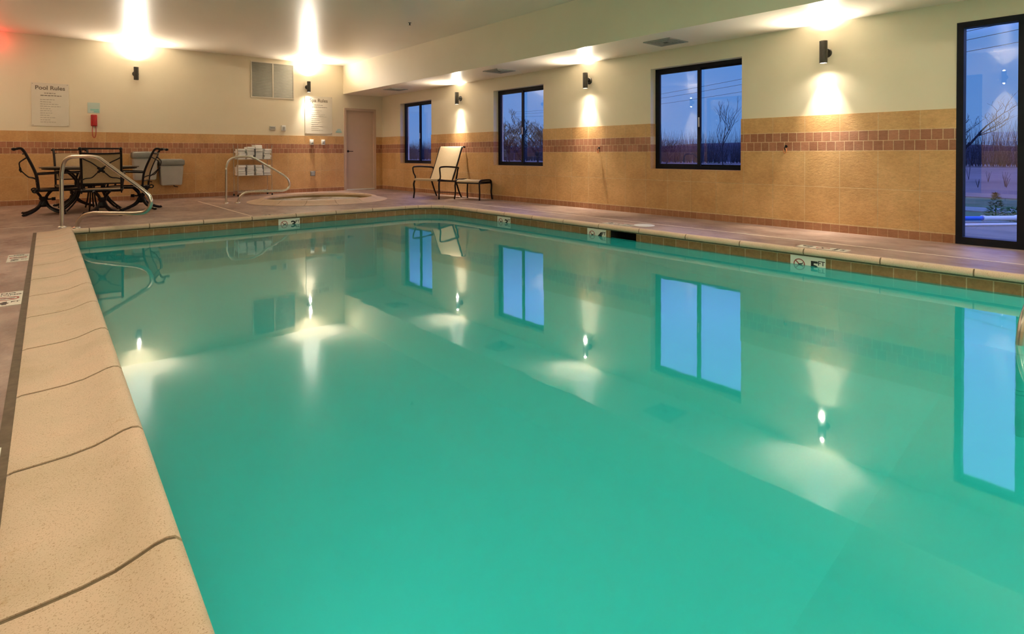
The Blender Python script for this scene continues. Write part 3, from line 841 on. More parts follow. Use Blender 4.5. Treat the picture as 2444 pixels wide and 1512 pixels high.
# ------------------------------------------------------------------ depth markers
def no_dive(mb_ring, mb_fig, mw, r=.052):
    P = lambda u, v, t=0: mw @ Vector((u, v, t))
    n = 40; V, F = [], []
    for k in range(n):
        a = 2*PI*k/n
        for rr in (r*.83, r): V.append(P(rr*math.cos(a), rr*math.sin(a), .0008))
    for k in range(n): F.append((2*k, 2*k+1, 2*((k+1)%n)+1, 2*((k+1)%n)))
    mb_ring._add(V, F)
    d = Vector((-1,1)).normalized(); e = Vector((1,1)).normalized()*r*.09
    mb_ring._add([P(d.x*r*.85+e.x, d.y*r*.85+e.y, .0009), P(d.x*r*.85-e.x, d.y*r*.85-e.y, .0009), P(-d.x*r*.85-e.x, -d.y*r*.85-e.y, .0009), P(-d.x*r*.85+e.x, -d.y*r*.85+e.y, .0009)], [(0,1,2,3)])
    # small diving figure
    for pts, w in (([(.5,.1),(.1,.05),(-.25,-.15)], .1), ([(-.25,-.15),(-.45,-.4)], .06), ([(.5,.1),(.62,.35)], .07)):
        for (x0,y0),(x1,y1) in zip(pts[:-1], pts[1:]):
            q = Vector((x1-x0,y1-y0)).normalized(); s = Vector((-q.y,q.x))*w*r
            a = Vector((x0,y0))*r; b = Vector((x1,y1))*r
            mb_fig._add([P(a.x+s.x,a.y+s.y,.0012),P(a.x-s.x,a.y-s.y,.0012),P(b.x-s.x,b.y-s.y,.0012),P(b.x+s.x,b.y+s.y,.0012)], [(0,1,2,3)])
    hx, hy = -.5*r, -.2*r; n = 10
    mb_fig._add([P(hx+.09*r*math.cos(2*PI*k/n), hy+.09*r*math.sin(2*PI*k/n), .0012) for k in range(n)], [tuple(range(n))])
def wall_marker(loc, xdir, w, num, lab):
    """two white tiles on the waterline: no-diving mark and depth figure"""
    r = empty('depth_marker', loc); tag(r, lab, 'depth marker', 'depth markers on the pool waterline')
    out_ = Vector(xdir).cross(Vector((0,0,1)))
    mw = frame_mw(out_*.004, xdir, (0,0,1))
    mb = MB(); v = []
    for t in (-.006, 0):
        for x, z in ((-w/2,-.075),(w/2,-.075),(w/2,.075),(-w/2,.075)): v.append(mw @ Vector((x,z,t)))
    mb._add(v, [(0,3,2,1),(4,5,6,7),(0,1,5,4),(1,2,6,5),(2,3,7,6),(3,0,4,7)]); tl = mb.build('tile', M['white_tile'], r)
    a, b = MB(), MB(); no_dive(a, b, mw @ Matrix.Translation((-w*.24,-.006,0)))
    a.build('no_diving_ring', M['red_print'], tl); b.build('diver_symbol', M['black_print'], tl)
    text_mesh('figure', num, .135, M['black_print'], mw @ Matrix.Translation((w*.19,-.016,.0006)) @ Matrix.Scale(1.25,4,(1,0,0)), tl, bold=.004, extr=.0003)
    text_mesh('unit', 'FT', .058, M['black_print'], mw @ Matrix.Translation((w*.385,.022,.0006)), tl, bold=.001, extr=.0003)
zt_ = -.096
wall_marker((PX1,2.26,zt_), (0,-1,0), .315, '5', 'white 5 FT no-diving marker on the waterline, nearest on the right side')
wall_marker((PX1,4.86,zt_), (0,-1,0), .315, '4', 'white 4 FT no-diving marker on the waterline beside the skimmer')
wall_marker((PX1,6.735,zt_), (0,-1,0), .315, '3', 'white 3 FT no-diving marker on the right side waterline, below the lounge chair')
wall_marker((2.964,PY1,zt_), (1,0,0), .315, '3', 'white 3 FT no-diving marker on the far end waterline, in front of the spa')

def deck_marker(loc, rz, num, lab):
    r = empty('deck_depth_marker', loc, rz); tag(r, lab, 'depth marker', 'depth markers set in the deck')
    t3, t2, t1 = [MB().box(-.076,.076,y0+.0012,y0+.1508,-.01,.0035).build('tile', M['white_tile'], r) for y0 in (-.228,-.076,.076)]
    mw = Matrix.Translation((0,0,.0036))
    a, b = MB(), MB(); no_dive(a, b, mw, .062); a.build('no_diving_ring', M['red_print'], t2); b.build('diver_symbol', M['black_print'], t2)
    text_mesh('wording', 'NO', .05, M['black_print'], mw @ Matrix.Translation((0,.178,.0004)), t1, bold=.001, extr=.0003)
    text_mesh('wording', 'DIVING', .042, M['black_print'], mw @ Matrix.Translation((0,.118,.0004)), t1, bold=.001, extr=.0003)
    text_mesh('figure', num, .12, M['black_print'], mw @ Matrix.Translation((-.02,-.155,.0004)), t3, bold=.006, extr=.0003)
    text_mesh('unit', 'FT', .045, M['black_print'], mw @ Matrix.Translation((.045,-.125,.0004)), t3, bold=.001, extr=.0003)
deck_marker((xl(6.93)-.315-.11+.00,6.93,0), -.0165, '3', 'white no-diving deck marker by the left coping, farther from the camera')
deck_marker((xl(5.0)-.315-.11,5.0,0), -.0165, '4', 'white no-diving deck marker by the left coping, middle of the three')
deck_marker((xl(2.24)-.315-.098,2.24,0), -.0165, '5', 'white no-diving deck marker by the left coping, cut off at the left image edge')
deck_marker((5.99,2.3,0), PI, '5', 'pale deck marker behind the coping above the 5 FT waterline tile')
deck_marker((5.99,4.86,0), PI, '4', 'pale deck marker behind the coping above the 4 FT waterline tile')
deck_marker((2.96,9.2,0), PI/2, '3', 'pale deck marker behind the coping above the far 3 FT waterline tile')

# ------------------------------------------------------------------ handrails
def rail(name, pts, lab, r=.0243, flanges=()):
    o = empty(name, (pts[0][0], pts[0][1], 0)); off = Vector((pts[0][0], pts[0][1], 0))
    P = [Vector(p)-off for p in pts]
    MB().tube(smoothpath(fillet(P, .07, 4), 2), r, 16).build('tube', M['steel'], o, smooth=True)
    for f in flanges:
        q = Vector(f)-off
        MB().lathe([(0,0),(.052,0),(.050,.008),(.030,.020),(0,.020)], q).build('flange', M['steel'], o, smooth=True)
    tag(o, lab, 'handrail'); return o
rail('pool_handrail', [(.304,9.494,-.01),(.304,9.494,.30),(.304,9.494,.70),(.333,9.446,.874),(.394,9.345,.923),(.47,9.22,.928),(.60,9.005,.928),(.661,8.905,.905),(1.03,8.297,.535),(1.095,8.19,.462),(1.123,8.144,.379),(1.104,8.175,.291),(1.061,8.246,.237),(.97,8.397,.220),(.60,9.007,.205),(.514,9.147,.172),(.458,9.24,.09),(.445,9.261,-.01)],
     'polished steel pool handrail at the far left corner of the pool', flanges=((.304,9.494,0),(.445,9.261,0)))
rail('spa_handrail', [(2.881,11.97,-.01),(2.883,11.97,.30),(2.887,11.968,.707),(2.923,11.959,.828),(3.001,11.939,.884),(3.115,11.909,.9),(3.295,11.863,.899),(3.375,11.842,.866),(3.894,11.708,.524),(3.97,11.689,.438),(4.0,11.681,.335),(3.968,11.689,.251),(3.877,11.713,.212),(3.312,11.859,.214),(3.203,11.887,.201),(3.116,11.909,.138),(3.072,11.92,-.01)],
     'polished steel spa handrail in front of the towel rack', .021, flanges=((2.881,11.97,0),(3.072,11.92,0)))
o = rail('step_handrail', [(4.125,.565,-1.45),(4.125,.565,-.9),(4.125,.565,-.25),(4.125,.565,-.10),(4.15,.555,0.03),(4.22,.53,.14),(4.36,.47,.26),(4.9,.25,.62),(5.5,.0,.82),(5.9,-.16,.84),(6.02,-.21,.76),(6.03,-.215,.5),(6.03,-.215,-.01)],
     'steel step handrail dipping into the water at the right image edge', flanges=((6.03,-.215,0),))

# ------------------------------------------------------------------ spa
mb = MB(); n = 64; V, F = [], []
prof = [(1.37,-.02),(1.37,.006),(1.35,.010),(1.22,.022),(1.14,.066),(1.09,.080),(1.055,.072),(1.045,.05),(1.05,.03),(1.09,.02)]
for r_, z in prof:
    for k in range(n): V.append((r_*math.cos(2*PI*k/n), r_*math.sin(2*PI*k/n), z))
m_ = len(prof)
for i in range(m_):
    for k in range(n): F.append((i*n+k, i*n+(k+1)%n, ((i+1)%m_)*n+(k+1)%n, ((i+1)%m_)*n+k))
mb._add(V, F); o = struct(mb.build('trim_13', M['coping'], smooth=True, loc=(SPA_C[0], SPA_C[1], 0)))
mb = MB()
for k in range(14):
    a = 2*PI*k/14+.1; c_, s_ = math.cos(a), math.sin(a)
    pr = [(r_*1.0005, z+.0015) for r_, z in prof[1:8]]
    V = []
    for r_, z in pr:
        for t in (-.0035,.0035): V.append((r_*c_-t*s_, r_*s_+t*c_, z))
    mb._add(V, [(2*i,2*i+1,2*i+3,2*i+2) for i in range(len(pr)-1)])
mb.build('joints', M['mortar'], o)
mb = MB(); V, F = [], []
for r_, z in ((1.07,.04),(1.07,-.5),(.75,-.5),(.75,-.95),(0.01,-.95)):
    for k in range(n): V.append((SPA_C[0]+r_*math.cos(2*PI*k/n), SPA_C[1]+r_*math.sin(2*PI*k/n), z))
for i in range(4):
    for k in range(n): F.append((i*n+k, i*n+(k+1)%n, (i+1)*n+(k+1)%n, (i+1)*n+k))
mb._add(V, F); struct(mb.build('spa_basin', mottled('spa_wall_tile', (.30,.20,.07,1), (.42,.29,.12,1), 6, .5), smooth=False))
mb = MB(); n = 48
mb._add([(SPA_C[0]+1.069*math.cos(2*PI*k/n), SPA_C[1]+1.069*math.sin(2*PI*k/n), -.012) for k in range(n)], [tuple(range(n))])
m, nt, out = new_mat('bubbling_spa_water')
b = bsdf(nt, out, (.5,.5,.42,1), .15, spec=.6)
v = coords(nt); link(nt, ramp(nt, noise(nt, v, 2.2, 6, .7), [(.40,(.34,.30,.20,1)), (.52,(.90,.86,.78,1))]), b.inputs['Base Color'])
bump(nt, noise(nt, v, 9, 4), .6, .03, b)
tag(mb.build('spa_water', m), 'pale foaming water in the round sunken spa', 'water', kind='stuff')

# ------------------------------------------------------------------ towel rack
RX0, RX1, RY = 3.545, 4.285, 13.88
r = empty('towel_rack', ((RX0+RX1)/2, RY, 0)); tag(r, 'chrome wire towel rack on castors behind the spa', 'rack')
W2, D2 = (RX1-RX0)/2, .17
for sx in (-1,1):
    for sy in (-1,1):
        po = MB().tube([(sx*W2,sy*D2,.045),(sx*W2,sy*D2,1.16)], .0085, 10).build('post', M['chrome'], r, smooth=True)
        MB().lathe([(0,-.012),(.022,-.012),(.024,0),(.022,.012),(0,.012)], (sx*W2,sy*D2,.024), axis='x', n=16).build('castor', M['iron'], po, smooth=True)
SH = (.462,.83)
for z in (.11,)+SH:
    mb = MB(); mb.tube([(-W2,-D2,z),(W2,-D2,z),(W2,D2,z),(-W2,D2,z),(-W2,-D2,z)], .007, 8)
    for k in range(13): x = -W2+2*W2*k/12; mb.tube([(x,-D2,z),(x,D2,z)], .003, 6)
    mb.build('shelf', M['chrome'], r, smooth=True)
mb = MB(); mb.box(-W2,W2,-D2-.004,-D2+.004,.075,.105); mb.build('rail', M['chrome'], r)
# towels: folded, each its own object
def towel_mesh():
    mb = MB(); w, d, t = .152, .30, .046
    path = [(-d/2+.01,-.5*t+.006),(d/2-.012,-.5*t+.006)]
    # three stacked folds with rounded front edge
    for k in range(3):
        z = -t/2+t*(k+.5)/3
        mb.rbox((0,0.0+(k-1)*.006,z),(w-(.010 if k==1 else 0),d,t/3*.98),.007,seg=3)
    mb.rbox((0,-d/2+.012,0),(w*.97,.022,t*.86),.012,seg=3)
    return mb
proto = towel_mesh().build('folded_towel', M['towel'], smooth=True)
first = True
for si, z in enumerate(SH):
    for ci in range(4):
        nlay = (5,6,7,5)[ci] if si else 5
        for k in range(nlay):
            x = RX0+.095+ci*.184+random.uniform(-.013,.013); y = RY-.01+random.uniform(-.02,.02)
            zz = z+.007+.022+k*.0470
            o = proto if first else proto.copy()
            if not first: COL.objects.link(o)
            first = False
            o.location = (x,y,zz); o.rotation_euler = (random.uniform(-.03,.03), random.uniform(-.02,.02), random.uniform(-.05,.05))
            tag(o, ('folded white towel in a stack on the lower shelf of the rack' if si == 0 else 'folded white towel in a stack on the upper shelf of the rack'), 'towel',
                'folded towels on the %s rack shelf' % ('lower' if si == 0 else 'upper'))

# ------------------------------------------------------------------ patio furniture (origin on the floor, facing +Y)
def make_dining_chair():
    r = empty('dining_chair'); I = M['iron']; w = .252
    for k in range(4):
        a = PI/4+PI/2*k; c, s = math.cos(a), math.sin(a)
        p = [(.035,.20),(.06,.15),(.13,.09),(.23,.045),(.33,.018),(.36,.022)]
        q = [(.03,.20),(.045,.28),(.085,.34),(.11,.385)]
        mb = MB(); mb.tube(smoothpath([(c*a_,s*a_,z) for a_,z in p], 4), [.024]*5+[.021]*8+[.018]*8, 8, flat=1.25)
        mb.ball((c*.35,s*.35,.018),.02,(1.3,1.3,.8))
        mb.build('leg', I, r, smooth=True)
    mb = MB(); mb.lathe([(0,.12),(.065,.12),(.075,.15),(.05,.19),(.045,.22),(.06,.25),(.055,.28),(0,.285)])
    for k in range(4):
        a = PI/4+PI/2*k; c, s = math.cos(a), math.sin(a)
        mb.tube(smoothpath([(c*.03,s*.03,.22),(c*.05,s*.05,.28),(c*.10,s*.10,.34),(c*.15,s*.15,.385)], 4), .019, 8)
    mb.cyl((0,.03,.235),(0,.13,.24),.012).cyl((0,.10,.24),(0,.15,.24),.026)
    mb.build('pedestal', I, r, smooth=True)
    mb = MB(); mb.tube(fillet([(-w,-.25,.39),(w,-.25,.39),(w,.27,.395),(-w,.27,.395),(-w,-.25,.39)], .05), .019, 8, flat=1.3)
    mb.tube([(-w,-.1,.385),(w,-.1,.385)], .012).tube([(-w,.12,.385),(w,.12,.385)], .012)
    for s in (-1,1): mb.tube(smoothpath([(s*w,-.25,.39),(s*w,-.30,.41),(s*w,-.33,.39),(s*w,-.31,.36),(s*w,-.25,.365)]), .010, 8)
    mb.build('seat_frame', I, r, smooth=True)
    mb = MB(); n = 8
    for i in range(n):
        y0, y1 = -.25+.52*i/n, -.25+.52*(i+1)/n
        f = lambda y: .408-.018*math.sin(PI*(y+.25)/.52)
        mb._add([(-w+.01,y0,f(y0)),(w-.01,y0,f(y0)),(w-.01,y1,f(y1)),(-w+.01,y1,f(y1)),(-w+.01,y0,f(y0)-.008),(w-.01,y0,f(y0)-.008),(w-.01,y1,f(y1)-.008),(-w+.01,y1,f(y1)-.008)],
                [(0,1,2,3),(4,7,6,5),(0,4,7,3),(1,2,6,5)]+([(0,4,5,1)] if i==0 else [])+([(3,2,6,7)] if i==n-1 else []))
    mb.build('seat_sling', M['sling'], r, smooth=True)
    bp = [(-.25,.38),(-.262,.50),(-.275,.62),(-.315,.75),(-.37,.89),(-.415,.995),(-.45,1.045),(-.49,1.05),(-.525,1.04)]
    for s in (-1,1):
        mb = MB(); mb.tube(smoothpath([(s*w,y,z) for y,z in bp], 4), .0155, 8, flat=1.15); mb.ball((s*w,-.54,1.038),.026,(.9,1.2,.9)); mb.ball((s*w,-.50,1.045),.018)
        mb.build('upright', I, r, smooth=True)
    mb = MB()
    mb.tube([(-w,-.52,1.042),(w,-.52,1.042)], .012, 8)
    mb.tube(smoothpath([(-w,-.415,.975),(-.1,-.43,.965),(.1,-.43,.965),(w,-.415,.975)]), .013, 8)
    mb.build('top_rail', I, r, smooth=True)
    MB().tube([(-w,-.263,.50),(w,-.263,.50)], .011, 8).build('lower_rail', I, r, smooth=True)
    # sling of the back
    mb = MB(); sp = smoothpath([(0,y,z) for y,z in ((-.262,.50),(-.275,.62),(-.315,.75),(-.37,.88),(-.413,.975))], 4)
    for p, q in zip(sp[:-1], sp[1:]):
        mb._add([(-w+.008,p.y,p.z),(w-.008,p.y,p.z),(w-.008,q.y,q.z),(-w+.008,q.y,q.z),(-w+.008,p.y+.005,p.z),(w-.008,p.y+.005,p.z),(w-.008,q.y+.005,q.z),(-w+.008,q.y+.005,q.z)],
                [(0,1,2,3),(4,7,6,5),(0,3,7,4),(1,5,6,2)])
    mb.build('back_sling', M['sling'], r, smooth=True)
    # ornamental iron scroll bowed out behind the back
    mb = MB()
    for s in (-1,1):
        mb.tube(smoothpath([(s*w,-.385,.91),(s*.20,-.43,.875),(s*.12,-.475,.83),(s*.05,-.475,.77),(s*.02,-.47,.74)]), .0085, 8)
        mb.tube(smoothpath([(s*w,-.275,.56),(s*.20,-.32,.585),(s*.12,-.37,.60),(s*.06,-.425,.66),(s*.02,-.455,.70)]), .0085, 8)
    mb.ball((0,-.468,.72),.034,(1,.5,1)).ball((-.03,-.468,.745),.02,(1,.5,1)).ball((.03,-.468,.745),.02,(1,.5,1)).ball((-.03,-.46,.69),.02,(1,.5,1)).ball((.03,-.46,.69),.02,(1,.5,1))
    mb.build('scroll', I, r, smooth=True)
    for s in (-1,1):
        mb = MB(); mb.tube(smoothpath([(s*w,-.278,.645),(s*(w+.03),-.1,.655),(s*(w+.035),.1,.662),(s*(w+.03),.22,.66),(s*(w+.03),.265,.63),(s*(w+.02),.25,.56),(s*(w+.005),.235,.47),(s*w,.25,.39)]), .012, 8, flat=1.35)
        mb.build('armrest', I, r, smooth=True)
    for o in r.children:
        if not o.name.startswith(('leg','pedestal')): o.location = (0,.19,0)
    return r
ch = make_dining_chair()
def rzd(dx, dy): return math.atan2(dy, dx)-PI/2
seats = [((.15,11.79), (1,.02), 'iron swivel dining chair in side view, leftmost of the set'),
         ((.85,10.94), (.12,1), 'iron swivel dining chair with its back to the pool, middle of the set'),
         ((1.46,11.70), (-.95,.30), 'iron swivel dining chair at the right of the table, by the grey bins'),
         ((.60,13.20), (.12,-1), 'iron swivel dining chair on the far side of the table, against the wall')]
for i, (p, d, lab) in enumerate(seats):
    o = ch if i == 0 else dup(ch, (p[0],p[1],0))
    o.location = (p[0],p[1],0); o.rotation_euler = (0,0,rzd(*d)); tag(o, lab, 'chair', 'iron dining chairs around the patio table')
# table
r = empty('patio_table', (.80,12.28,0)); tag(r, 'round dark iron patio table between the four dining chairs', 'table')
MB().lathe([(0,.722),(.66,.722),(.70,.728),(.70,.745),(.66,.748),(0,.748)], n=48).build('tabletop', M['table_top'], r, smooth=True)
MB().tube([(.66*math.cos(2*PI*k/40),.66*math.sin(2*PI*k/40),.712) for k in range(41)], .010, 6).build('apron_ring', M['iron'], r, smooth=True)
for k in range(6):
    a = PI/6+2*PI*k/6; c, s = math.cos(a), math.sin(a); mb = MB()
    for off in (-.02,.02):
        pr = [(.44,.01),(.36,.08),(.27,.18),(.21,.30),(.195,.40),(.23,.50),(.30,.60),(.40,.68),(.52,.715)]
        mb.tube(smoothpath([(c*q-s*off*2*q/.3, s*q+c*off*2*q/.3, z) for q, z in pr], 4), .0125, 8)
    mb.ball((c*.44,s*.44,.014),.02); mb.build('leg', M['iron'], r, smooth=True)
mb = MB()
for R_, z in ((.215,.34),(.20,.42),(.36,.66)): mb.tube([(R_*math.cos(2*PI*k/32),R_*math.sin(2*PI*k/32),z) for k in range(33)], .009, 6)
mb.lathe([(0,.30),(.05,.31),(.02,.36),(.02,.70),(0,.72)])
mb.build('hub', M['iron'], r, smooth=True)

# lounge chair (facing +Y locally) and ottoman
r = empty('lounge_chair', (6.705,10.42,0), rzd(-.965,-.26)); tag(r, 'reclining lounge chair with cream sling by the far window', 'lounge chair')
I = M['iron']; w = .35
for s in (-1,1):
    MB().tube(smoothpath([(s*w,.32,.39),(s*(w+.012),.345,.30),(s*(w+.005),.335,.15),(s*(w+.012),.35,.0)]), [.018]*12+[.015]*7, 8).build('leg', I, r, smooth=True)
    MB().tube(smoothpath([(s*w,-.20,.36),(s*(w+.005),-.25,.25),(s*(w+.005),-.31,.12),(s*(w+.01),-.38,.0)]), .017, 8).build('leg', I, r, smooth=True)
    MB().tube(smoothpath([(s*w,.32,.39),(s*(w+.01),.30,.46),(s*(w+.03),.33,.54),(s*(w+.035),.345,.62),(s*(w+.035),.325,.665),(s*(w+.035),.15,.675),(s*(w+.03),-.12,.66),(s*(w+.02),-.26,.645),(s*w,-.27,.60),(s*w,-.25,.50),(s*w,-.21,.37)]), .0155, 8, flat=1.3).build('armrest', I, r, smooth=True)
    mb = MB(); mb.tube(smoothpath([(s*(w-.03),-.12,.365),(s*(w-.03),-.22,.56),(s*(w-.03),-.34,.82),(s*(w-.03),-.43,1.03),(s*(w-.03),-.47,1.09),(s*(w-.03),-.52,1.10)]), .0155, 8); mb.ball((s*(w-.03),-.54,1.095),.022)
    mb.build('back_upright', I, r, smooth=True)
mb = MB(); mb.tube(fillet([(-w,.34,.395),(w,.34,.395),(w,-.20,.355),(-w,-.20,.355),(-w,.34,.395)], .04), .018, 8).tube([(-w,-.33,.09),(w,-.33,.09)], .008)
mb.tube([(-w+.03,-.47,1.09),(w-.03,-.47,1.09)], .014, 8); mb.build('frame', I, r, smooth=True)
def strip(pts, hw, t, name, mat, par):
    mb = MB(); P = smoothpath([(0,y,z) for y,z in pts], 5)
    for p, q in zip(P[:-1], P[1:]):
        d = (q-p).normalized(); nn = Vector((0,-d.z,d.y))*t
        mb._add([(-hw,p.y,p.z),(hw,p.y,p.z),(hw,q.y,q.z),(-hw,q.y,q.z),(-hw,p.y+nn.y,p.z+nn.z),(hw,p.y+nn.y,p.z+nn.z),(hw,q.y+nn.y,q.z+nn.z),(-hw,q.y+nn.y,q.z+nn.z)],
                [(0,1,2,3),(4,7,6,5),(0,3,7,4),(1,5,6,2),(0,4,5,1),(2,6,7,3)])
    bmesh.ops.remove_doubles(mb.bm, verts=mb.bm.verts, dist=2e-4)
    return mb.build(name, mat, par, smooth=True)
strip([(.36,.375),(.36,.405),(.32,.425),(.15,.405),(0,.385),(-.12,.375)], w-.02, .012, 'seat_sling', M['sling2'], r)
strip([(-.12,.39),(-.21,.57),(-.325,.82),(-.42,1.035),(-.455,1.10),(-.485,1.11),(-.50,1.08)], w-.045, .012, 'back_sling', M['sling2'], r)

r = empty('ottoman', (7.03,9.55,0), rzd(-.965,-.26)+PI/2); tag(r, 'low iron ottoman with a cream sling beside the lounge chair', 'ottoman')
w, L = .18, .32
for s in (-1,1):
    for t in (-1,1):
        MB().tube(smoothpath([(s*w,t*(L-.02),.37),(s*(w+.025),t*L,.30),(s*(w+.015),t*L,.15),(s*(w+.035),t*(L+.01),0)]), .0155, 8).build('leg', I, r, smooth=True)
for t in (-1,1):
    mb = MB(); mb.tube(smoothpath([(-w-.02,t*L,.33),(-w,t*L,.385),(-w+.06,t*L,.405),(w-.06,t*L,.405),(w,t*L,.385),(w+.02,t*L,.33)]), .017, 8)
    mb.tube([(-w,t*L,.34),(w,t*L,.34)], .010, 8).tube([(-w,t*L,.37),(w,t*L,.37)], .007, 8); mb.build('end_scroll', I, r, smooth=True)
mb = MB(); 
for s in (-1,1): mb.tube([(s*w,-L,.345),(s*w,L,.345)], .0155, 8)
mb.build('side_rails', I, r, smooth=True)
mb = MB(); pr = smoothpath([(-w-.012,0,.345),(-w,0,.385),(-w+.05,0,.405),(0,0,.400),(w-.05,0,.405),(w,0,.385),(w+.012,0,.345)], 4)
for p, q in zip(pr[:-1], pr[1:]):
    mb._add([(p.x,-L+.03,p.z),(p.x,L-.03,p.z),(q.x,L-.03,q.z),(q.x,-L+.03,q.z)], [(0,1,2,3)])
mb.build('sling', M['sling2'], r, smooth=True)

# ------------------------------------------------------------------ outside
GZ = -.12
mb = MB(); mb.box(XR+.3,120,-60,140,GZ-.3,GZ); tag(mb.build('lawn', M['grass']), 'dusky winter lawn outside the windows', 'grass', kind='stuff')
mb = MB(); mb.box(17.0,118,-60,139,GZ-.2,GZ+.02); struct(mb.build('field', M['field']))
mb = MB(); mb.box(XR+.26,10.55,-4,16,GZ-.1,-.03); struct(mb.build('patio', M['concrete']))
mb = MB(); mb.box(12.9,13.8,-30,60,GZ-.1,GZ+.02); struct(mb.build('path', M['concrete']))
# wooded rise
mb = MB(); rnd = random.Random(4); N = 90; V = []
for i in range(N+1):
    y = -80+260*i/N; h = 1.9+.35*math.sin(i*.35)+.25*rnd.random()
    V += [(62,y,GZ),(64,y,GZ+h*.75),(68,y,GZ+h),(95,y,GZ+h*.9),(97,y,GZ)]
mb._add(V, [(i*5+k,(i+1)*5+k,(i+1)*5+k+1,i*5+k+1) for i in range(N) for k in range(4)])
struct(mb.build('hill', M['hill'], smooth=True))

def tree(loc, h, seed, name, lab, group, mat=None, spread=.55, levels=5, r0=.06, lean=(0,0), first=.25, split=3):
    rnd = random.Random(seed); mb = MB()
    def br(p, d, L, r, lv):
        pts = [p]; q = p.copy(); dd = d.copy(); n = 4
        for _ in range(n):
            dd = (dd+Vector((rnd.uniform(-.16,.16),rnd.uniform(-.16,.16),rnd.uniform(-.05,.12)))).normalized()
            q = q+dd*L/n; pts.append(q.copy())
        mb.tube(pts, [max(r*(1-.45*i/n), .004) for i in range(n+1)], 5 if lv < 2 else 4, cap=False)
        if lv >= levels: return
        for k in range(split if lv else split+1):
            t = rnd.randint(2,n) if lv else rnd.choice((2,3,4,4))
            a = rnd.uniform(0,2*PI); side = Vector((math.cos(a),math.sin(a),rnd.uniform(.0,.6))).normalized()
            br(pts[t], (dd*(1-spread)+side*spread).normalized(), L*rnd.uniform(.55,.8), r*.55, lv+1)
    br(Vector((0,0,0)), Vector((lean[0],lean[1],1)).normalized(), h*first, r0, 0)
    o = mb.build(name, mat or M['bark'], loc=(loc[0],loc[1],GZ)); tag(o, lab, 'tree', group); return o
# seen through window 4
tree((27.2,5.75), 4.4, 11, 'bare_tree', 'bare forked tree seen through the tall window', 'bare trees beyond the windows', r0=.085, spread=.52, first=.30, lean=(.15,-.35), levels=5)
# seen through window 3
tree((37.2,20.9), 5.0, 21, 'bare_tree', 'single slender bare tree seen through the right pane of the third window', 'bare trees beyond the windows', r0=.05, spread=.34, first=.40, levels=4)
tree((33,22.8), 3.8, 22, 'bare_tree', 'low spreading bare tree behind the left pane of the third window', 'bare trees beyond the windows', r0=.06)
tree((35.6,25.6), 4.2, 23, 'bare_tree', 'bare tree at the left edge of the third window', 'bare trees beyond the windows', r0=.06)
# seen through window 2
for px, py, h, s_, lab in ((16.07,19.16,4.3,31,'dense bare tree in the left pane of the second window'), (16.75,18.9,4.0,32,'dense bare tree behind the centre post of the second window'),
                           (17.05,18.32,4.4,33,'dense bare tree filling the right pane of the second window'), (18.6,19.3,4.4,34,'tall bare tree at the right edge of the second window')):
    tree((px,py), h, s_, 'bare_tree', lab, 'bare trees beyond the windows', r0=.05, levels=6, spread=.5, first=.25)
tree((13.6,24.2), 2.6, 41, 'bare_tree', 'low bare tree seen through the far window', 'bare trees beyond the windows', r0=.04)
# treeline of bare brush, uncountable
def brush_row(x, y0, y1, n, h, seed, lab):
    rnd = random.Random(seed); mb = MB()
    for i in range(n):
        y = rnd.uniform(y0,y1); xx = x+rnd.uniform(-2,2); H = h*rnd.uniform(.5,1.1)
        for k in range(7):
            a = rnd.uniform(0,2*PI); e = rnd.uniform(.1,.45)
            p = Vector((xx,y,GZ+.05)); q = p+Vector((math.cos(a)*e*.4,math.sin(a)*e*.4,.5))*H; s = q+Vector((math.cos(a+.5)*e*.4,math.sin(a+.5)*e*.4,.5))*H*rnd.uniform(.5,1)
            mb.tube([p,q,s], [.010 if x > 30 else .006,.007 if x > 30 else .004,.003], 3, cap=False)
    tag(mb.build('brush', M['brush']), lab, 'bushes', kind='stuff')
brush_row(52, -20, 110, 2600, 3.4, 51, 'line of bare brush at the far edge of the field')
brush_row(21, 2.5, 8.5, 14, .45, 52, 'bare brush standing in the field beyond the tall window')
brush_row(26, 4, 12, 30, .7, 53, 'thicket of bare twigs farther out beyond the tall window')
# small conifer and low shrub by the patio
def shrub(loc, r_, h, seed, name, lab, cone):
    rnd = random.Random(seed); mb = MB()
    for i in range(420):
        t = rnd.random(); z = h*t; R_ = r_*((1-t) if cone else math.sqrt(max(0,1-(2*t-1)**2)))*rnd.uniform(.5,1.05)+.01
        a = rnd.uniform(0,2*PI); c = Vector((R_*math.cos(a),R_*math.sin(a),z))
        d = Vector((math.cos(a),math.sin(a),rnd.uniform(-.2,.7))).normalized()*.05; u = Vector((-math.sin(a),math.cos(a),rnd.uniform(-.4,.4)))*.014
        mb._add([c-u, c+u, c+d], [(0,1,2)])
    mb.cyl((0,0,0),(0,0,h*.6),.015,.006)
    tag(mb.build(name, M['shrub'], loc=(loc[0],loc[1],GZ)), lab, 'shrub')
shrub((11.0,1.80), .15, .46, 61, 'conifer_shrub', 'small conical evergreen on the grass just beyond the patio', True)
shrub((11.3,1.62), .16, .24, 62, 'low_shrub', 'low rounded evergreen at the foot of the small conifer', False)
shrub((19.0,10.9), 1.0, .75, 63, 'low_shrub', 'broad dark evergreen shrub in the right pane of the third window', False)
# things lying on the patio
r = empty('foam_pole', (9.85,1.98,.03), math.atan2(-.47,.6)); tag(r, 'white and blue foam-sleeved pole lying on the patio outside the tall window', 'pole')
MB().tube([(-.25,0,0),(.30,0,0)], .03, 12).build('blue_sleeve', M['blue'], r, smooth=True)
MB().tube([(.30,0,0),(.36,0,0),(.78,0,0)], [.045,.034,.034], 12).ball((.80,0,0),.045).build('white_shaft', M['white'], r, smooth=True)
tag(MB().tube([(9.3,1.95,-.012),(10.05,1.40,-.012)], .018, 10).build('thin_pole', M['white']), 'thin white pole lying in front of the blue and white one', 'pole')
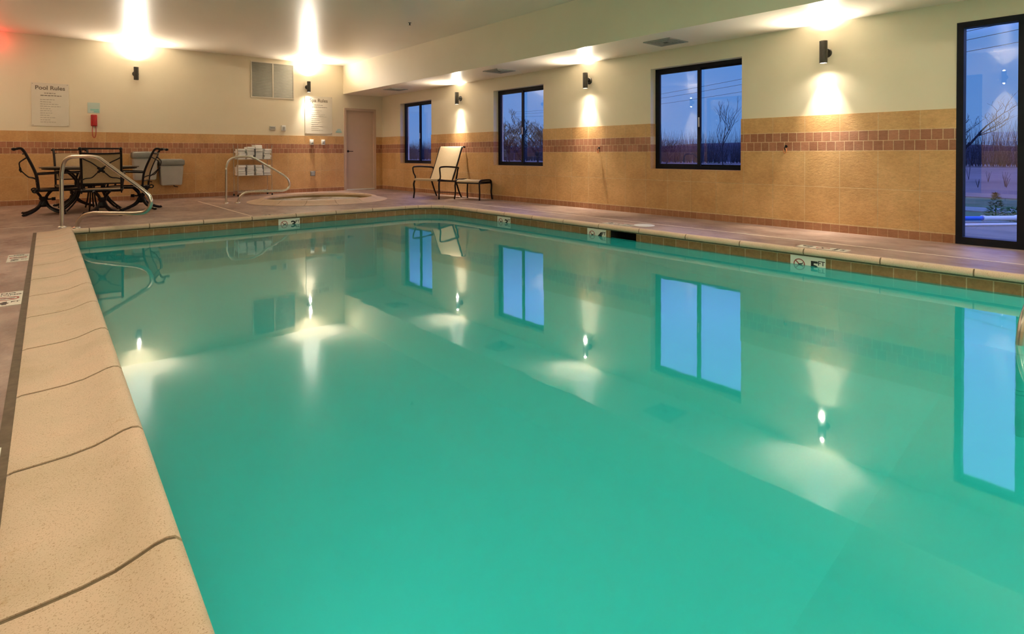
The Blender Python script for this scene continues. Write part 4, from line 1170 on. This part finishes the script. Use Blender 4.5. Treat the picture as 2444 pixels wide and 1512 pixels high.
# overhead power lines
for k, (z, dx, lab) in enumerate(((6.39,0,'topmost overhead power line across the dusk sky'), (6.10,.6,'middle overhead power line across the dusk sky'), (5.65,1.2,'lowest overhead power line across the dusk sky'))):
    P = Vector((40.9+dx,24.3,z)); d = Vector((.407,.913,0))
    tag(MB().tube([P+d*t+Vector((0,0,.0006*(t*t-200))) for t in range(-27,60,6)], .013, 5).build('power_line', M['bark']), lab, 'power line', 'power lines')

# ------------------------------------------------------------------ dusk sky
w = bpy.data.worlds.new('dusk'); scn.world = w; w.use_nodes = True; nt = w.node_tree; nt.nodes.clear()
out = nt.nodes.new('ShaderNodeOutputWorld'); bg = nt.nodes.new('ShaderNodeBackground')
tc = nt.nodes.new('ShaderNodeTexCoord'); sp = nt.nodes.new('ShaderNodeSeparateXYZ'); link(nt, tc.outputs['Generated'], sp.inputs[0])
cr = ramp(nt, sp.outputs[2], [(0,(.085,.185,.41,1)), (.05,(.075,.175,.41,1)), (.155,(.06,.165,.42,1)), (.25,(.30,.42,1.45,1)), (.42,(.42,.50,1.9,1)), (1,(.3,.5,1.4,1))])
cl = noise(nt, tc.outputs['Generated'], 2.5, 4)
cr = mix(nt, .35, cr, ramp(nt, cl, [(.35,(.75,.78,.85,1)), (.65,(1.1,1.1,1.05,1))]), 'MULTIPLY')
link(nt, cr, bg.inputs[0]); bg.inputs[1].default_value = 1.0; link(nt, bg.outputs[0], out.inputs[0])

# ------------------------------------------------------------------ camera
F, yaw, pitch, roll, cy = 1355.915, .702843, .0135018, -.0028622, 384.34
f0 = Vector((math.sin(yaw), math.cos(yaw), 0)); r0 = Vector((math.cos(yaw), -math.sin(yaw), 0)); u0 = Vector((0,0,1))
fw = f0*math.cos(pitch)-u0*math.sin(pitch); up = u0*math.cos(pitch)+f0*math.sin(pitch)
rt = r0*math.cos(roll)+up*math.sin(roll); up2 = -r0*math.sin(roll)+up*math.cos(roll)
cam = bpy.data.cameras.new('camera'); co = bpy.data.objects.new('camera', cam); COL.objects.link(co)
mw = Matrix((rt, up2, -fw)).transposed().to_4x4(); mw.translation = Vector((0,0,.95)); co.matrix_world = mw
cam.sensor_fit = 'HORIZONTAL'; cam.sensor_width = 36; cam.lens = F*36/2444; cam.shift_y = -(756-cy)/2444
cam.clip_start = .02; cam.clip_end = 400
scn.camera = co
scn.view_settings.view_transform = 'Standard'; scn.view_settings.look = 'None'
scn.view_settings.exposure = 0.82; scn.view_settings.gamma = 1
try: scn.view_settings.use_curve_mapping = False
except Exception: pass
